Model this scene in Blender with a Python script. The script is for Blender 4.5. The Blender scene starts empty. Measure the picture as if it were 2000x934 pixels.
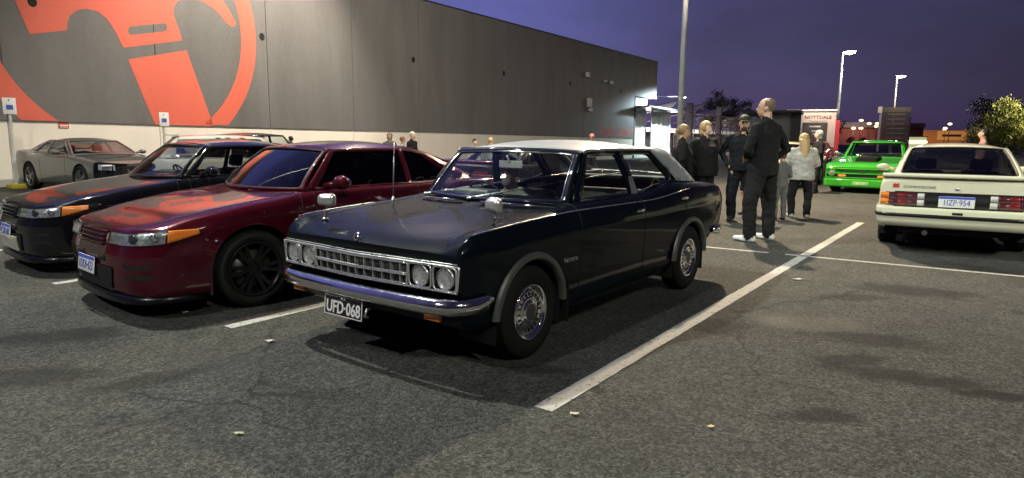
import bpy, bmesh, math, random
from mathutils import Vector, Matrix, Euler, geometry, noise
R = math.radians
rng = random.Random(11)
SC = bpy.context.scene
COL = SC.collection
V3 = Vector

# ------------------------------------------------------------------ camera
cam_d = bpy.data.cameras.new('camera')
cam = bpy.data.objects.new('camera', cam_d)
COL.objects.link(cam)
cam_d.sensor_width = 36.0
cam_d.lens = 36.0 * 1290.0 / 2000.0
cam_d.clip_start = 0.05
cam_d.clip_end = 3000
cam.matrix_world = Matrix.Translation((0, 0, 1.405)) @ Matrix.Rotation(R(90 - 8.6), 4, 'X') @ Matrix.Rotation(R(0.5), 4, 'Z')
SC.camera = cam

# ------------------------------------------------------------------ exposure
SC.view_settings.view_transform = 'Standard'
SC.view_settings.look = 'None'
SC.view_settings.exposure = 1.15
SC.view_settings.gamma = 1.0
SC.cycles.max_bounces = 6
SC.cycles.glossy_bounces = 4
SC.cycles.transparent_max_bounces = 12
SC.cycles.sample_clamp_indirect = 4.0
SC.cycles.caustics_reflective = False
SC.cycles.caustics_refractive = False
try:
    SC.cycles.use_denoising = True
except Exception:
    pass

# ------------------------------------------------------------------ world: dusk sky, last violet light low in one direction, thin cloud
world = bpy.data.worlds.new('World')
SC.world = world
world.use_nodes = True
wt = world.node_tree
wn = wt.nodes
wn.clear()
w_out = wn.new('ShaderNodeOutputWorld')
w_bg = wn.new('ShaderNodeBackground')
w_bg.inputs['Strength'].default_value = 0.10
w_sky = wn.new('ShaderNodeTexSky')
w_sky.sky_type = 'NISHITA'
w_sky.sun_disc = False
w_sky.sun_elevation = R(-3.0)
w_sky.sun_rotation = R(-20)
w_tc = wn.new('ShaderNodeTexCoord')
w_dot = wn.new('ShaderNodeVectorMath'); w_dot.operation = 'DOT_PRODUCT'
w_dot.inputs[1].default_value = Vector((-0.62, 0.74, 0.26)).normalized()
w_ramp = wn.new('ShaderNodeValToRGB')
cr = w_ramp.color_ramp
cr.elements[0].position = 0.0; cr.elements[0].color = (0.040, 0.035, 0.090, 1)
cr.elements[1].position = 1.0; cr.elements[1].color = (0.56, 0.62, 2.05, 1)
e = cr.elements.new(0.55); e.color = (0.068, 0.058, 0.155, 1)
e = cr.elements.new(0.78); e.color = (0.22, 0.195, 0.56, 1)
w_map = wn.new('ShaderNodeMapRange')
w_map.inputs['From Min'].default_value = -1; w_map.inputs['From Max'].default_value = 1
w_nz = wn.new('ShaderNodeTexNoise')
w_nz.inputs['Scale'].default_value = 3.2; w_nz.inputs['Detail'].default_value = 5; w_nz.inputs['Roughness'].default_value = 0.55
w_mp = wn.new('ShaderNodeMapping'); w_mp.inputs['Scale'].default_value = (1.0, 1.0, 2.6)
w_nr = wn.new('ShaderNodeMapRange')
w_nr.inputs['From Min'].default_value = 0.3; w_nr.inputs['From Max'].default_value = 0.75
w_nr.inputs['To Min'].default_value = 0.78; w_nr.inputs['To Max'].default_value = 1.25
w_mul = wn.new('ShaderNodeMix'); w_mul.data_type = 'RGBA'; w_mul.blend_type = 'MULTIPLY'; w_mul.inputs['Factor'].default_value = 1.0
w_add = wn.new('ShaderNodeMix'); w_add.data_type = 'RGBA'; w_add.blend_type = 'ADD'; w_add.inputs['Factor'].default_value = 0.3
L = wt.links.new
L(w_tc.outputs['Generated'], w_dot.inputs[0])
L(w_dot.outputs['Value'], w_map.inputs['Value'])
L(w_map.outputs['Result'], w_ramp.inputs['Fac'])
L(w_tc.outputs['Generated'], w_mp.inputs['Vector'])
L(w_mp.outputs['Vector'], w_nz.inputs['Vector'])
L(w_nz.outputs['Fac'], w_nr.inputs['Value'])
L(w_ramp.outputs['Color'], w_mul.inputs[6])
L(w_nr.outputs['Result'], w_mul.inputs[7])
L(w_mul.outputs[2], w_add.inputs[6])
L(w_sky.outputs['Color'], w_add.inputs[7])
L(w_add.outputs[2], w_bg.inputs['Color'])
L(w_bg.outputs['Background'], w_out.inputs['Surface'])

# ------------------------------------------------------------------ lamp heads (the lot is lit by pole lamps, all above or beside the frame)
# name, position, aim, watts, colour, spot size, radius
LAMPS = [
    # high mast left of the frame, neutral white with a green cast
    ('mast', (-7.2, 8.7, 13.2), (-2.0, 6.0, 0), 4300, (0.95, 1.0, 0.86), 150, 0.20),
    # pole behind the people; its backward light is added to brighten the wall
    ('pole', (4.55, 17.3, 9.35), (5.0, 15.2, 0), 6800, (1.0, 0.80, 0.54), 132, 0.16),
    ('pole_wall_fill', (4.4, 17.95, 9.45), (3.0, 42.0, 4.0), 2600, (1.0, 0.88, 0.72), 110, 0.16),
    # roof boom over the painted wall: one head over the lot, one on the wall
    ('boom', (-3.9, 22.9, 11.6), (-5.0, 21.5, 0), 1500, (1.0, 0.86, 0.68), 165, 0.20),
    ('boom_wall', (-4.2, 22.4, 11.55), (-9.8, 24.0, 2.2), 4100, (1.0, 0.87, 0.72), 84, 0.20),
    # poles behind the camera; the right one is added to brighten the white car
    ('rear', (5.6, -8.0, 10.0), (0.5, 6.0, 0), 1700, (0.97, 1.0, 0.88), 165, 0.2),
    ('rear_left', (-7.5, -3.0, 9.0), (-3.0, 6.0, 0.5), 1700, (0.98, 1.0, 0.96), 150, 0.2),
    ('rear_right_fill', (8.4, -5.0, 9.0), (6.6, 9.8, 1.0), 3200, (0.97, 1.0, 0.84), 48, 0.2),
]
def spot(name, pos, aim, watts, col, size, rad):
    d = bpy.data.lights.new(name, 'SPOT')
    d.energy = watts; d.color = col; d.spot_size = R(size); d.spot_blend = 0.7; d.shadow_soft_size = rad
    o = bpy.data.objects.new(name, d); COL.objects.link(o)
    o.location = pos
    o.rotation_euler = (Vector(aim) - Vector(pos)).to_track_quat('-Z', 'Y').to_euler()
    return o
for n_, p_, a_, w_, c_, s_, r_ in LAMPS:
    spot('lamp_light_' + n_, p_, a_, w_, c_, s_, r_)

# ------------------------------------------------------------------ mesh toolkit
class MB:
    """collects faces; build() links them as one object"""
    def __init__(s):
        s.v = []; s.f = []; s.m = []; s.sm = []
    def add(s, vs, fs, mi=0, smooth=False):
        o = len(s.v)
        s.v += [tuple(p) for p in vs]
        for f in fs:
            s.f.append(tuple(o + i for i in f)); s.m.append(mi); s.sm.append(smooth)
        return s
    def box(s, c, d, mi=0, rot=None, taper=1.0):
        x, y, z = d[0] / 2, d[1] / 2, d[2] / 2
        vs = [V3((sx * x * (taper if sz > 0 else 1), sy * y * (taper if sz > 0 else 1), sz * z)) for sz in (-1, 1) for sy in (-1, 1) for sx in (-1, 1)]
        if rot is not None:
            M = rot if isinstance(rot, Matrix) else Euler(rot).to_matrix()
            vs = [M @ p for p in vs]
        vs = [p + V3(c) for p in vs]
        return s.add(vs, [(0, 2, 3, 1), (4, 5, 7, 6), (0, 1, 5, 4), (2, 6, 7, 3), (0, 4, 6, 2), (1, 3, 7, 5)], mi)
    def rbox(s, c, d, r=0.02, mi=0, rot=None, n=3):
        """box with rounded vertical profile in all edges (superellipsoid-like bevel)"""
        bm = bmesh.new()
        bmesh.ops.create_cube(bm, size=1)
        for v in bm.verts:
            v.co = V3((v.co.x * d[0], v.co.y * d[1], v.co.z * d[2]))
        bmesh.ops.bevel(bm, geom=bm.edges[:], offset=min(r, min(d) * 0.49), segments=n, affect='EDGES', profile=0.5)
        M = Matrix.Identity(3) if rot is None else (rot if isinstance(rot, Matrix) else Euler(rot).to_matrix())
        bm.verts.index_update()
        vs = [M @ v.co + V3(c) for v in bm.verts]
        s.add(vs, [tuple(v.index for v in f.verts) for f in bm.faces], mi, True)
        bm.free()
        return s
    def tube(s, pts, r, n=8, mi=0, caps=True, closed=False, flat=None):
        """tube along pts; r float or list; flat=(axis vector, factor) squashes"""
        pts = [V3(p) for p in pts]; N = len(pts)
        rs = r if isinstance(r, (list, tuple)) else [r] * N
        rings = []
        up = None
        for i in range(N):
            a = pts[(i - 1) % N] if (i > 0 or closed) else pts[i]
            b = pts[(i + 1) % N] if (i < N - 1 or closed) else pts[i]
            t = (b - a)
            t = t.normalized() if t.length > 1e-9 else V3((0, 0, 1))
            if up is None:
                up = V3((0, 0, 1)) if abs(t.z) < 0.9 else V3((1, 0, 0))
            x = up - t * up.dot(t)
            x = x.normalized() if x.length > 1e-6 else t.orthogonal().normalized()
            y = t.cross(x); up = x
            rings.append([pts[i] + (x * math.cos(2 * math.pi * k / n) + y * math.sin(2 * math.pi * k / n)) * rs[i] for k in range(n)])
        vs = [p for rg in rings for p in rg]
        fs = []
        for i in range(N - 1 + (1 if closed else 0)):
            j = (i + 1) % N
            for k in range(n):
                fs.append((i * n + k, i * n + (k + 1) % n, j * n + (k + 1) % n, j * n + k))
        s.add(vs, fs, mi, True)
        if caps and not closed:
            s.add(rings[0], [tuple(range(n - 1, -1, -1))], mi)
            s.add(rings[-1], [tuple(range(n))], mi)
        return s
    def lathe(s, prof, c=(0, 0, 0), axis='Y', n=32, mi=0, smooth=True, a0=0.0, a1=2 * math.pi):
        """prof = [(radius, along axis)]"""
        full = abs(a1 - a0 - 2 * math.pi) < 1e-6
        m = n if full else n + 1
        vs = []
        for rr, h in prof:
            for k in range(m):
                a = a0 + (a1 - a0) * k / n
                ca, sa = rr * math.cos(a), rr * math.sin(a)
                p = {'Y': (ca, h, sa), 'Z': (ca, sa, h), 'X': (h, ca, sa)}[axis]
                vs.append(V3(p) + V3(c))
        fs = []
        for i in range(len(prof) - 1):
            for k in range(n if full else n):
                k2 = (k + 1) % m if full else k + 1
                fs.append((i * m + k, i * m + k2, (i + 1) * m + k2, (i + 1) * m + k))
        return s.add(vs, fs, mi, smooth)
    def grid(s, fn, us, vs_, mi=0, smooth=True):
        pts = [fn(u, v) for u in us for v in vs_]
        n = len(vs_)
        fs = [(i * n + j, (i + 1) * n + j, (i + 1) * n + j + 1, i * n + j + 1) for i in range(len(us) - 1) for j in range(n - 1)]
        return s.add(pts, fs, mi, smooth)
    def ell(s, c, r, mi=0, rot=None, nu=14, nv=9):
        M = Matrix.Identity(3) if rot is None else (rot if isinstance(rot, Matrix) else Euler(rot).to_matrix())
        vs = []; fs = []
        for i in range(nv + 1):
            t = math.pi * i / nv
            for k in range(nu):
                a = 2 * math.pi * k / nu
                vs.append(M @ V3((r[0] * math.sin(t) * math.cos(a), r[1] * math.sin(t) * math.sin(a), r[2] * math.cos(t))) + V3(c))
        for i in range(nv):
            for k in range(nu):
                fs.append((i * nu + k, (i + 1) * nu + k, (i + 1) * nu + (k + 1) % nu, i * nu + (k + 1) % nu))
        return s.add(vs, fs, mi, True)
    def prism(s, poly, map0, map1, mi=0, holes=()):
        """2-D polygon -> solid between two mappings"""
        vs2, tris = tri2d(poly, holes)
        n = len(vs2)
        s.add([map0(*p) for p in vs2], [t[::-1] for t in tris], mi)
        s.add([map1(*p) for p in vs2], tris, mi)
        for lp in [poly] + list(holes):
            k = len(lp)
            s.add([map0(*p) for p in lp] + [map1(*p) for p in lp], [(i, (i + 1) % k, k + (i + 1) % k, k + i) for i in range(k)], mi)
        return s
    def build(s, name, mat, parent=None, recalc=True, weld=False):
        me = bpy.data.meshes.new(name)
        me.from_pydata(s.v, [], s.f)
        for mt in (mat if isinstance(mat, (list, tuple)) else [mat]):
            me.materials.append(mt)
        me.polygons.foreach_set('material_index', s.m)
        me.polygons.foreach_set('use_smooth', s.sm)
        if recalc or weld:
            bm = bmesh.new(); bm.from_mesh(me)
            bmesh.ops.remove_doubles(bm, verts=bm.verts[:], dist=1e-5)
            if recalc:
                bmesh.ops.recalc_face_normals(bm, faces=bm.faces[:])
            bm.to_mesh(me); bm.free()
        me.update()
        return link(name, me, parent)

def link(name, me, parent=None):
    o = bpy.data.objects.new(name, me)
    COL.objects.link(o)
    if parent is not None:
        o.parent = parent
    return o

def thing(name, label, cat, loc=(0, 0, 0), rz=0.0, group=None):
    o = bpy.data.objects.new(name, None)
    COL.objects.link(o)
    o.empty_display_size = 0.3
    o.location = loc; o.rotation_euler = (0, 0, rz)
    return tag(o, label, cat, group)
def tag(o, label=None, cat=None, group=None, kind=None):
    if label: o['label'] = label
    if cat: o['category'] = cat
    if group: o['group'] = group
    if kind: o['kind'] = kind
    return o
def dup(o, parent=None):
    c = o.copy(); COL.objects.link(c)
    if parent is not None: c.parent = parent
    for ch in [x for x in CHILD.get(o.name, [])] or list(o.children):
        dup(ch, c)
    return c
CHILD = {}

def inpoly(p, poly):
    x, y = p[0], p[1]; c = False; n = len(poly); j = n - 1
    for i in range(n):
        xi, yi = poly[i][0], poly[i][1]; xj, yj = poly[j][0], poly[j][1]
        if (yi > y) != (yj > y) and x < (xj - xi) * (y - yi) / (yj - yi + 1e-30) + xi:
            c = not c
        j = i
    return c
def tri2d(poly, holes=(), step=None):
    vs = [V3((p[0], p[1])).to_2d() if False else Vector((p[0], p[1])) for p in poly]
    ed = [(i, (i + 1) % len(poly)) for i in range(len(poly))]
    for h in holes:
        o = len(vs)
        vs += [Vector((p[0], p[1])) for p in h]
        ed += [(o + i, o + (i + 1) % len(h)) for i in range(len(h))]
    if step:
        x0 = min(p[0] for p in poly); x1 = max(p[0] for p in poly); y0 = min(p[1] for p in poly); y1 = max(p[1] for p in poly)
        nx = int((x1 - x0) / step); ny = int((y1 - y0) / step)
        loops = [poly] + list(holes)
        def dmin(q):
            d = 9
            for lp in loops:
                for i in range(len(lp)):
                    a = Vector(lp[i][:2]); b = Vector(lp[(i + 1) % len(lp)][:2]); ab = b - a
                    t = max(0, min(1, (q - a).dot(ab) / (ab.dot(ab) + 1e-12)))
                    d = min(d, (a + ab * t - q).length)
            return d
        for i in range(1, nx + 1):
            for j in range(1, ny + 1):
                q = Vector((x0 + i * step - step * 0.37, y0 + j * step - step * 0.41))
                if inpoly(q, poly) and not any(inpoly(q, h) for h in holes) and dmin(q) > step * 0.35:
                    vs.append(q)
    r = geometry.delaunay_2d_cdt(vs, ed, [], 0, 1e-6)
    ov, of = r[0], r[2]
    out = []
    for f in of:
        c = sum((ov[i] for i in f), Vector((0, 0))) / len(f)
        if inpoly(c, poly) and not any(inpoly(c, h) for h in holes):
            out.append(tuple(f))
    return [(p.x, p.y) for p in ov], out
def rpoly(pts, r=0.03, n=4):
    """round the corners of a polygon; r float or list per corner; also used to densify"""
    out = []; N = len(pts)
    rs = r if isinstance(r, (list, tuple)) else [r] * N
    for i in range(N):
        a, b, c = Vector(pts[i - 1]), Vector(pts[i]), Vector(pts[(i + 1) % N])
        if rs[i] <= 0:
            out.append(tuple(b)); continue
        d1 = a - b; d2 = c - b
        k = min(rs[i], d1.length * 0.45, d2.length * 0.45)
        p = b + d1.normalized() * k; q = b + d2.normalized() * k
        for t in range(n + 1):
            s = t / n
            out.append(tuple(p * (1 - s) ** 2 + b * 2 * s * (1 - s) + q * s * s))
    return out
def dens(pts, step, closed=True):
    out = []; N = len(pts)
    for i in range(N if closed else N - 1):
        a, b = Vector(pts[i]), Vector(pts[(i + 1) % N])
        k = max(1, int((b - a).length / step))
        for t in range(k):
            out.append(tuple(a.lerp(b, t / k)))
    if not closed: out.append(tuple(pts[-1]))
    return out
def sheet(mb, outline, holes, mapf, step=0.12, mi=0, smooth=True):
    ol = dens(outline, step); hs = [dens(h, step) for h in holes]
    vs, tr = tri2d(ol, hs, step)
    mb.add([mapf(*p) for p in vs], tr, mi, smooth)
    return mb
def solid(o, th, off=-1.0):
    m = o.modifiers.new('thickness', 'SOLIDIFY'); m.thickness = th; m.offset = off
    return o
def pchip(xs, ys):
    n = len(xs); h = [xs[i + 1] - xs[i] for i in range(n - 1)]; d = [(ys[i + 1] - ys[i]) / h[i] for i in range(n - 1)]
    m = [0.0] * n
    if n == 2: m = [d[0], d[0]]
    else:
        for i in range(1, n - 1):
            if d[i - 1] * d[i] > 0:
                w1 = 2 * h[i] + h[i - 1]; w2 = h[i] + 2 * h[i - 1]
                m[i] = (w1 + w2) / (w1 / d[i - 1] + w2 / d[i])
        def endm(h0, h1, d0, d1):
            r = ((2 * h0 + h1) * d0 - h0 * d1) / (h0 + h1)
            if r * d0 <= 0: r = 0.0
            elif d0 * d1 < 0 and abs(r) > 3 * abs(d0): r = 3 * d0
            return r
        m[0] = endm(h[0], h[1], d[0], d[1]); m[-1] = endm(h[-1], h[-2], d[-1], d[-2])
    def f(x):
        if x <= xs[0]: return ys[0] + m[0] * (x - xs[0])
        if x >= xs[-1]: return ys[-1] + m[-1] * (x - xs[-1])
        lo = 0
        for i in range(n - 1):
            if xs[i] <= x <= xs[i + 1]: lo = i; break
        t = (x - xs[lo]) / h[lo]
        return (ys[lo] * (1 + 2 * t) * (1 - t) ** 2 + h[lo] * m[lo] * t * (1 - t) ** 2 + ys[lo + 1] * t * t * (3 - 2 * t) + h[lo] * m[lo + 1] * t * t * (t - 1))
    return f

# ------------------------------------------------------------------ materials
MATS = {}
def mat(name, col=(0.5, 0.5, 0.5), rough=0.5, metal=0.0, coat=0.0, spec=0.5, emit=None, es=1.0, noise_=None, bump=None, sheen=0.0, trans=0.0, alpha=1.0, coat_r=0.03):
    if name in MATS: return MATS[name]
    m = bpy.data.materials.new(name); m.use_nodes = True
    nt = m.node_tree; b = nt.nodes['Principled BSDF']
    b.inputs['Base Color'].default_value = (*col, 1)
    b.inputs['Roughness'].default_value = rough
    b.inputs['Metallic'].default_value = metal
    b.inputs['Coat Weight'].default_value = coat
    b.inputs['Coat Roughness'].default_value = coat_r
    b.inputs['Specular IOR Level'].default_value = spec
    b.inputs['Sheen Weight'].default_value = sheen
    b.inputs['Transmission Weight'].default_value = trans
    if emit:
        b.inputs['Emission Color'].default_value = (*emit, 1); b.inputs['Emission Strength'].default_value = es
    tc = None
    if noise_ or bump:
        tc = nt.nodes.new('ShaderNodeTexCoord')
    if noise_:   # (scale, amount)
        nz = nt.nodes.new('ShaderNodeTexNoise'); nz.inputs['Scale'].default_value = noise_[0]; nz.inputs['Detail'].default_value = 6
        mr = nt.nodes.new('ShaderNodeMapRange'); mr.inputs['From Min'].default_value = 0.25; mr.inputs['From Max'].default_value = 0.75
        mr.inputs['To Min'].default_value = 1 - noise_[1]; mr.inputs['To Max'].default_value = 1 + noise_[1]
        mx = nt.nodes.new('ShaderNodeMix'); mx.data_type = 'RGBA'; mx.blend_type = 'MULTIPLY'; mx.inputs['Factor'].default_value = 1
        mx.inputs[6].default_value = (*col, 1)
        nt.links.new(tc.outputs['Object'], nz.inputs['Vector']); nt.links.new(nz.outputs['Fac'], mr.inputs['Value'])
        nt.links.new(mr.outputs['Result'], mx.inputs[7]); nt.links.new(mx.outputs[2], b.inputs['Base Color'])
        mr2 = nt.nodes.new('ShaderNodeMapRange'); mr2.inputs['From Min'].default_value = 0.3; mr2.inputs['From Max'].default_value = 0.7
        mr2.inputs['To Min'].default_value = max(0.0, rough - 0.06); mr2.inputs['To Max'].default_value = min(1, rough + 0.06)
        nt.links.new(nz.outputs['Fac'], mr2.inputs['Value']); nt.links.new(mr2.outputs['Result'], b.inputs['Roughness'])
    if bump:     # (scale, strength, distance)
        n2 = nt.nodes.new('ShaderNodeTexNoise'); n2.inputs['Scale'].default_value = bump[0]; n2.inputs['Detail'].default_value = 4
        bp = nt.nodes.new('ShaderNodeBump'); bp.inputs['Strength'].default_value = bump[1]; bp.inputs['Distance'].default_value = bump[2]
        nt.links.new(tc.outputs['Object'], n2.inputs['Vector']); nt.links.new(n2.outputs['Fac'], bp.inputs['Height']); nt.links.new(bp.outputs['Normal'], b.inputs['Normal'])
    MATS[name] = m
    return m
def glass(name, tint=(0.6, 0.65, 0.7), refl=1.0, rough=0.01):
    if name in MATS: return MATS[name]
    m = bpy.data.materials.new(name); m.use_nodes = True
    nt = m.node_tree; nt.nodes.clear()
    o = nt.nodes.new('ShaderNodeOutputMaterial'); mx = nt.nodes.new('ShaderNodeMixShader'); t = nt.nodes.new('ShaderNodeBsdfTransparent'); g = nt.nodes.new('ShaderNodeBsdfGlossy')
    lw = nt.nodes.new('ShaderNodeLayerWeight'); lw.inputs['Blend'].default_value = .5
    pw = nt.nodes.new('ShaderNodeMath'); pw.operation = 'POWER'; pw.inputs[1].default_value = 4.5; nt.links.new(lw.outputs['Facing'], pw.inputs[0])
    fr = nt.nodes.new('ShaderNodeMath'); fr.operation = 'MULTIPLY_ADD'; fr.inputs[1].default_value = .92; fr.inputs[2].default_value = .075; nt.links.new(pw.outputs[0], fr.inputs[0])
    mu = nt.nodes.new('ShaderNodeMath'); mu.operation = 'MULTIPLY'; mu.inputs[1].default_value = refl
    t.inputs['Color'].default_value = (*tint, 1); g.inputs['Roughness'].default_value = rough
    # a pane has two sides: use the geometric facing on either
    nt.links.new(fr.outputs[0], mu.inputs[0]); nt.links.new(mu.outputs['Value'], mx.inputs['Fac'])
    nt.links.new(t.outputs['BSDF'], mx.inputs[1]); nt.links.new(g.outputs['BSDF'], mx.inputs[2]); nt.links.new(mx.outputs['Shader'], o.inputs['Surface'])
    MATS[name] = m
    return m
CHROME = mat('chrome', (0.88, 0.87, 0.87), 0.11, 1.0, noise_=(9, 0.05))
ALU = mat('satin_aluminium', (0.66, 0.65, 0.63), 0.30, 0.75, noise_=(14, 0.06))
STEEL = mat('brushed_steel', (0.62, 0.62, 0.62), 0.30, 0.85, noise_=(14, 0.08))
BLACKP = mat('black_plastic', (0.018, 0.018, 0.019), 0.45, noise_=(30, 0.2))
RUBBER = mat('tyre_rubber', (0.011, 0.011, 0.011), 0.8, spec=.2, noise_=(40, 0.25), bump=(120, 0.3, 0.002))
SEAL = mat('window_seal', (0.010, 0.010, 0.011), 0.5)
SHUT = mat('panel_gap', (0.004, 0.004, 0.004), 0.8)
LINER = mat('wheel_well_liner', (0.008, 0.008, 0.008), 0.9)
MIRRORM = mat('mirror_glass', (0.8, 0.8, 0.82), 0.03, 1.0)
GLASS = glass('clear_car_glass', (0.86, 0.89, 0.88), 0.8)
GLASS_TINT = glass('tinted_car_glass', (0.10, 0.11, 0.14), 1.1)
GLASS_DARK = glass('dark_car_glass', (0.03, 0.03, 0.035), 0.9)
LENS = glass('clear_lens', (0.92, 0.94, 0.95), 1.0)
AMBER = mat('amber_lens', (0.75, 0.20, 0.015), 0.18, coat=1.0, bump=(60, 0.3, 0.004))
REDLENS = mat('red_lens', (0.17, 0.006, 0.010), 0.18, coat=1.0, bump=(60, 0.3, 0.004))
WHITELENS = mat('white_lens', (0.55, 0.55, 0.53), 0.2, coat=1.0)
INTER = mat('dark_interior', (0.030, 0.030, 0.032), 0.7, noise_=(20, 0.2))
def text(s, size, name, mat_, parent, M, extrude=0.002, ax='CENTER', ay='CENTER', sx=1.0, bold=0.0):
    cu = bpy.data.curves.new(name, 'FONT'); cu.body = s; cu.size = size; cu.extrude = extrude; cu.align_x = ax; cu.align_y = ay
    cu.offset = bold; cu.resolution_u = 3
    t = bpy.data.objects.new('tmp_text', cu); COL.objects.link(t)
    bpy.context.view_layer.update()
    me = bpy.data.meshes.new_from_object(t.evaluated_get(bpy.context.evaluated_depsgraph_get()))
    bpy.data.objects.remove(t); bpy.data.curves.remove(cu)
    me.transform(Matrix.Diagonal((sx, 1, 1, 1)))
    me.transform(M)
    me.materials.clear(); me.materials.append(mat_)
    me.name = name
    return link(name, me, parent)
def frame_m(o, xdir, zdir):
    """matrix: local X -> xdir, local Y -> up-ish (zdir), local Z -> xdir x zdir"""
    x = V3(xdir).normalized(); y = V3(zdir).normalized(); y = (y - x * y.dot(x)).normalized(); z = x.cross(y)
    M = Matrix((x, y, z)).transposed().to_4x4(); M.translation = V3(o)
    return M
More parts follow.
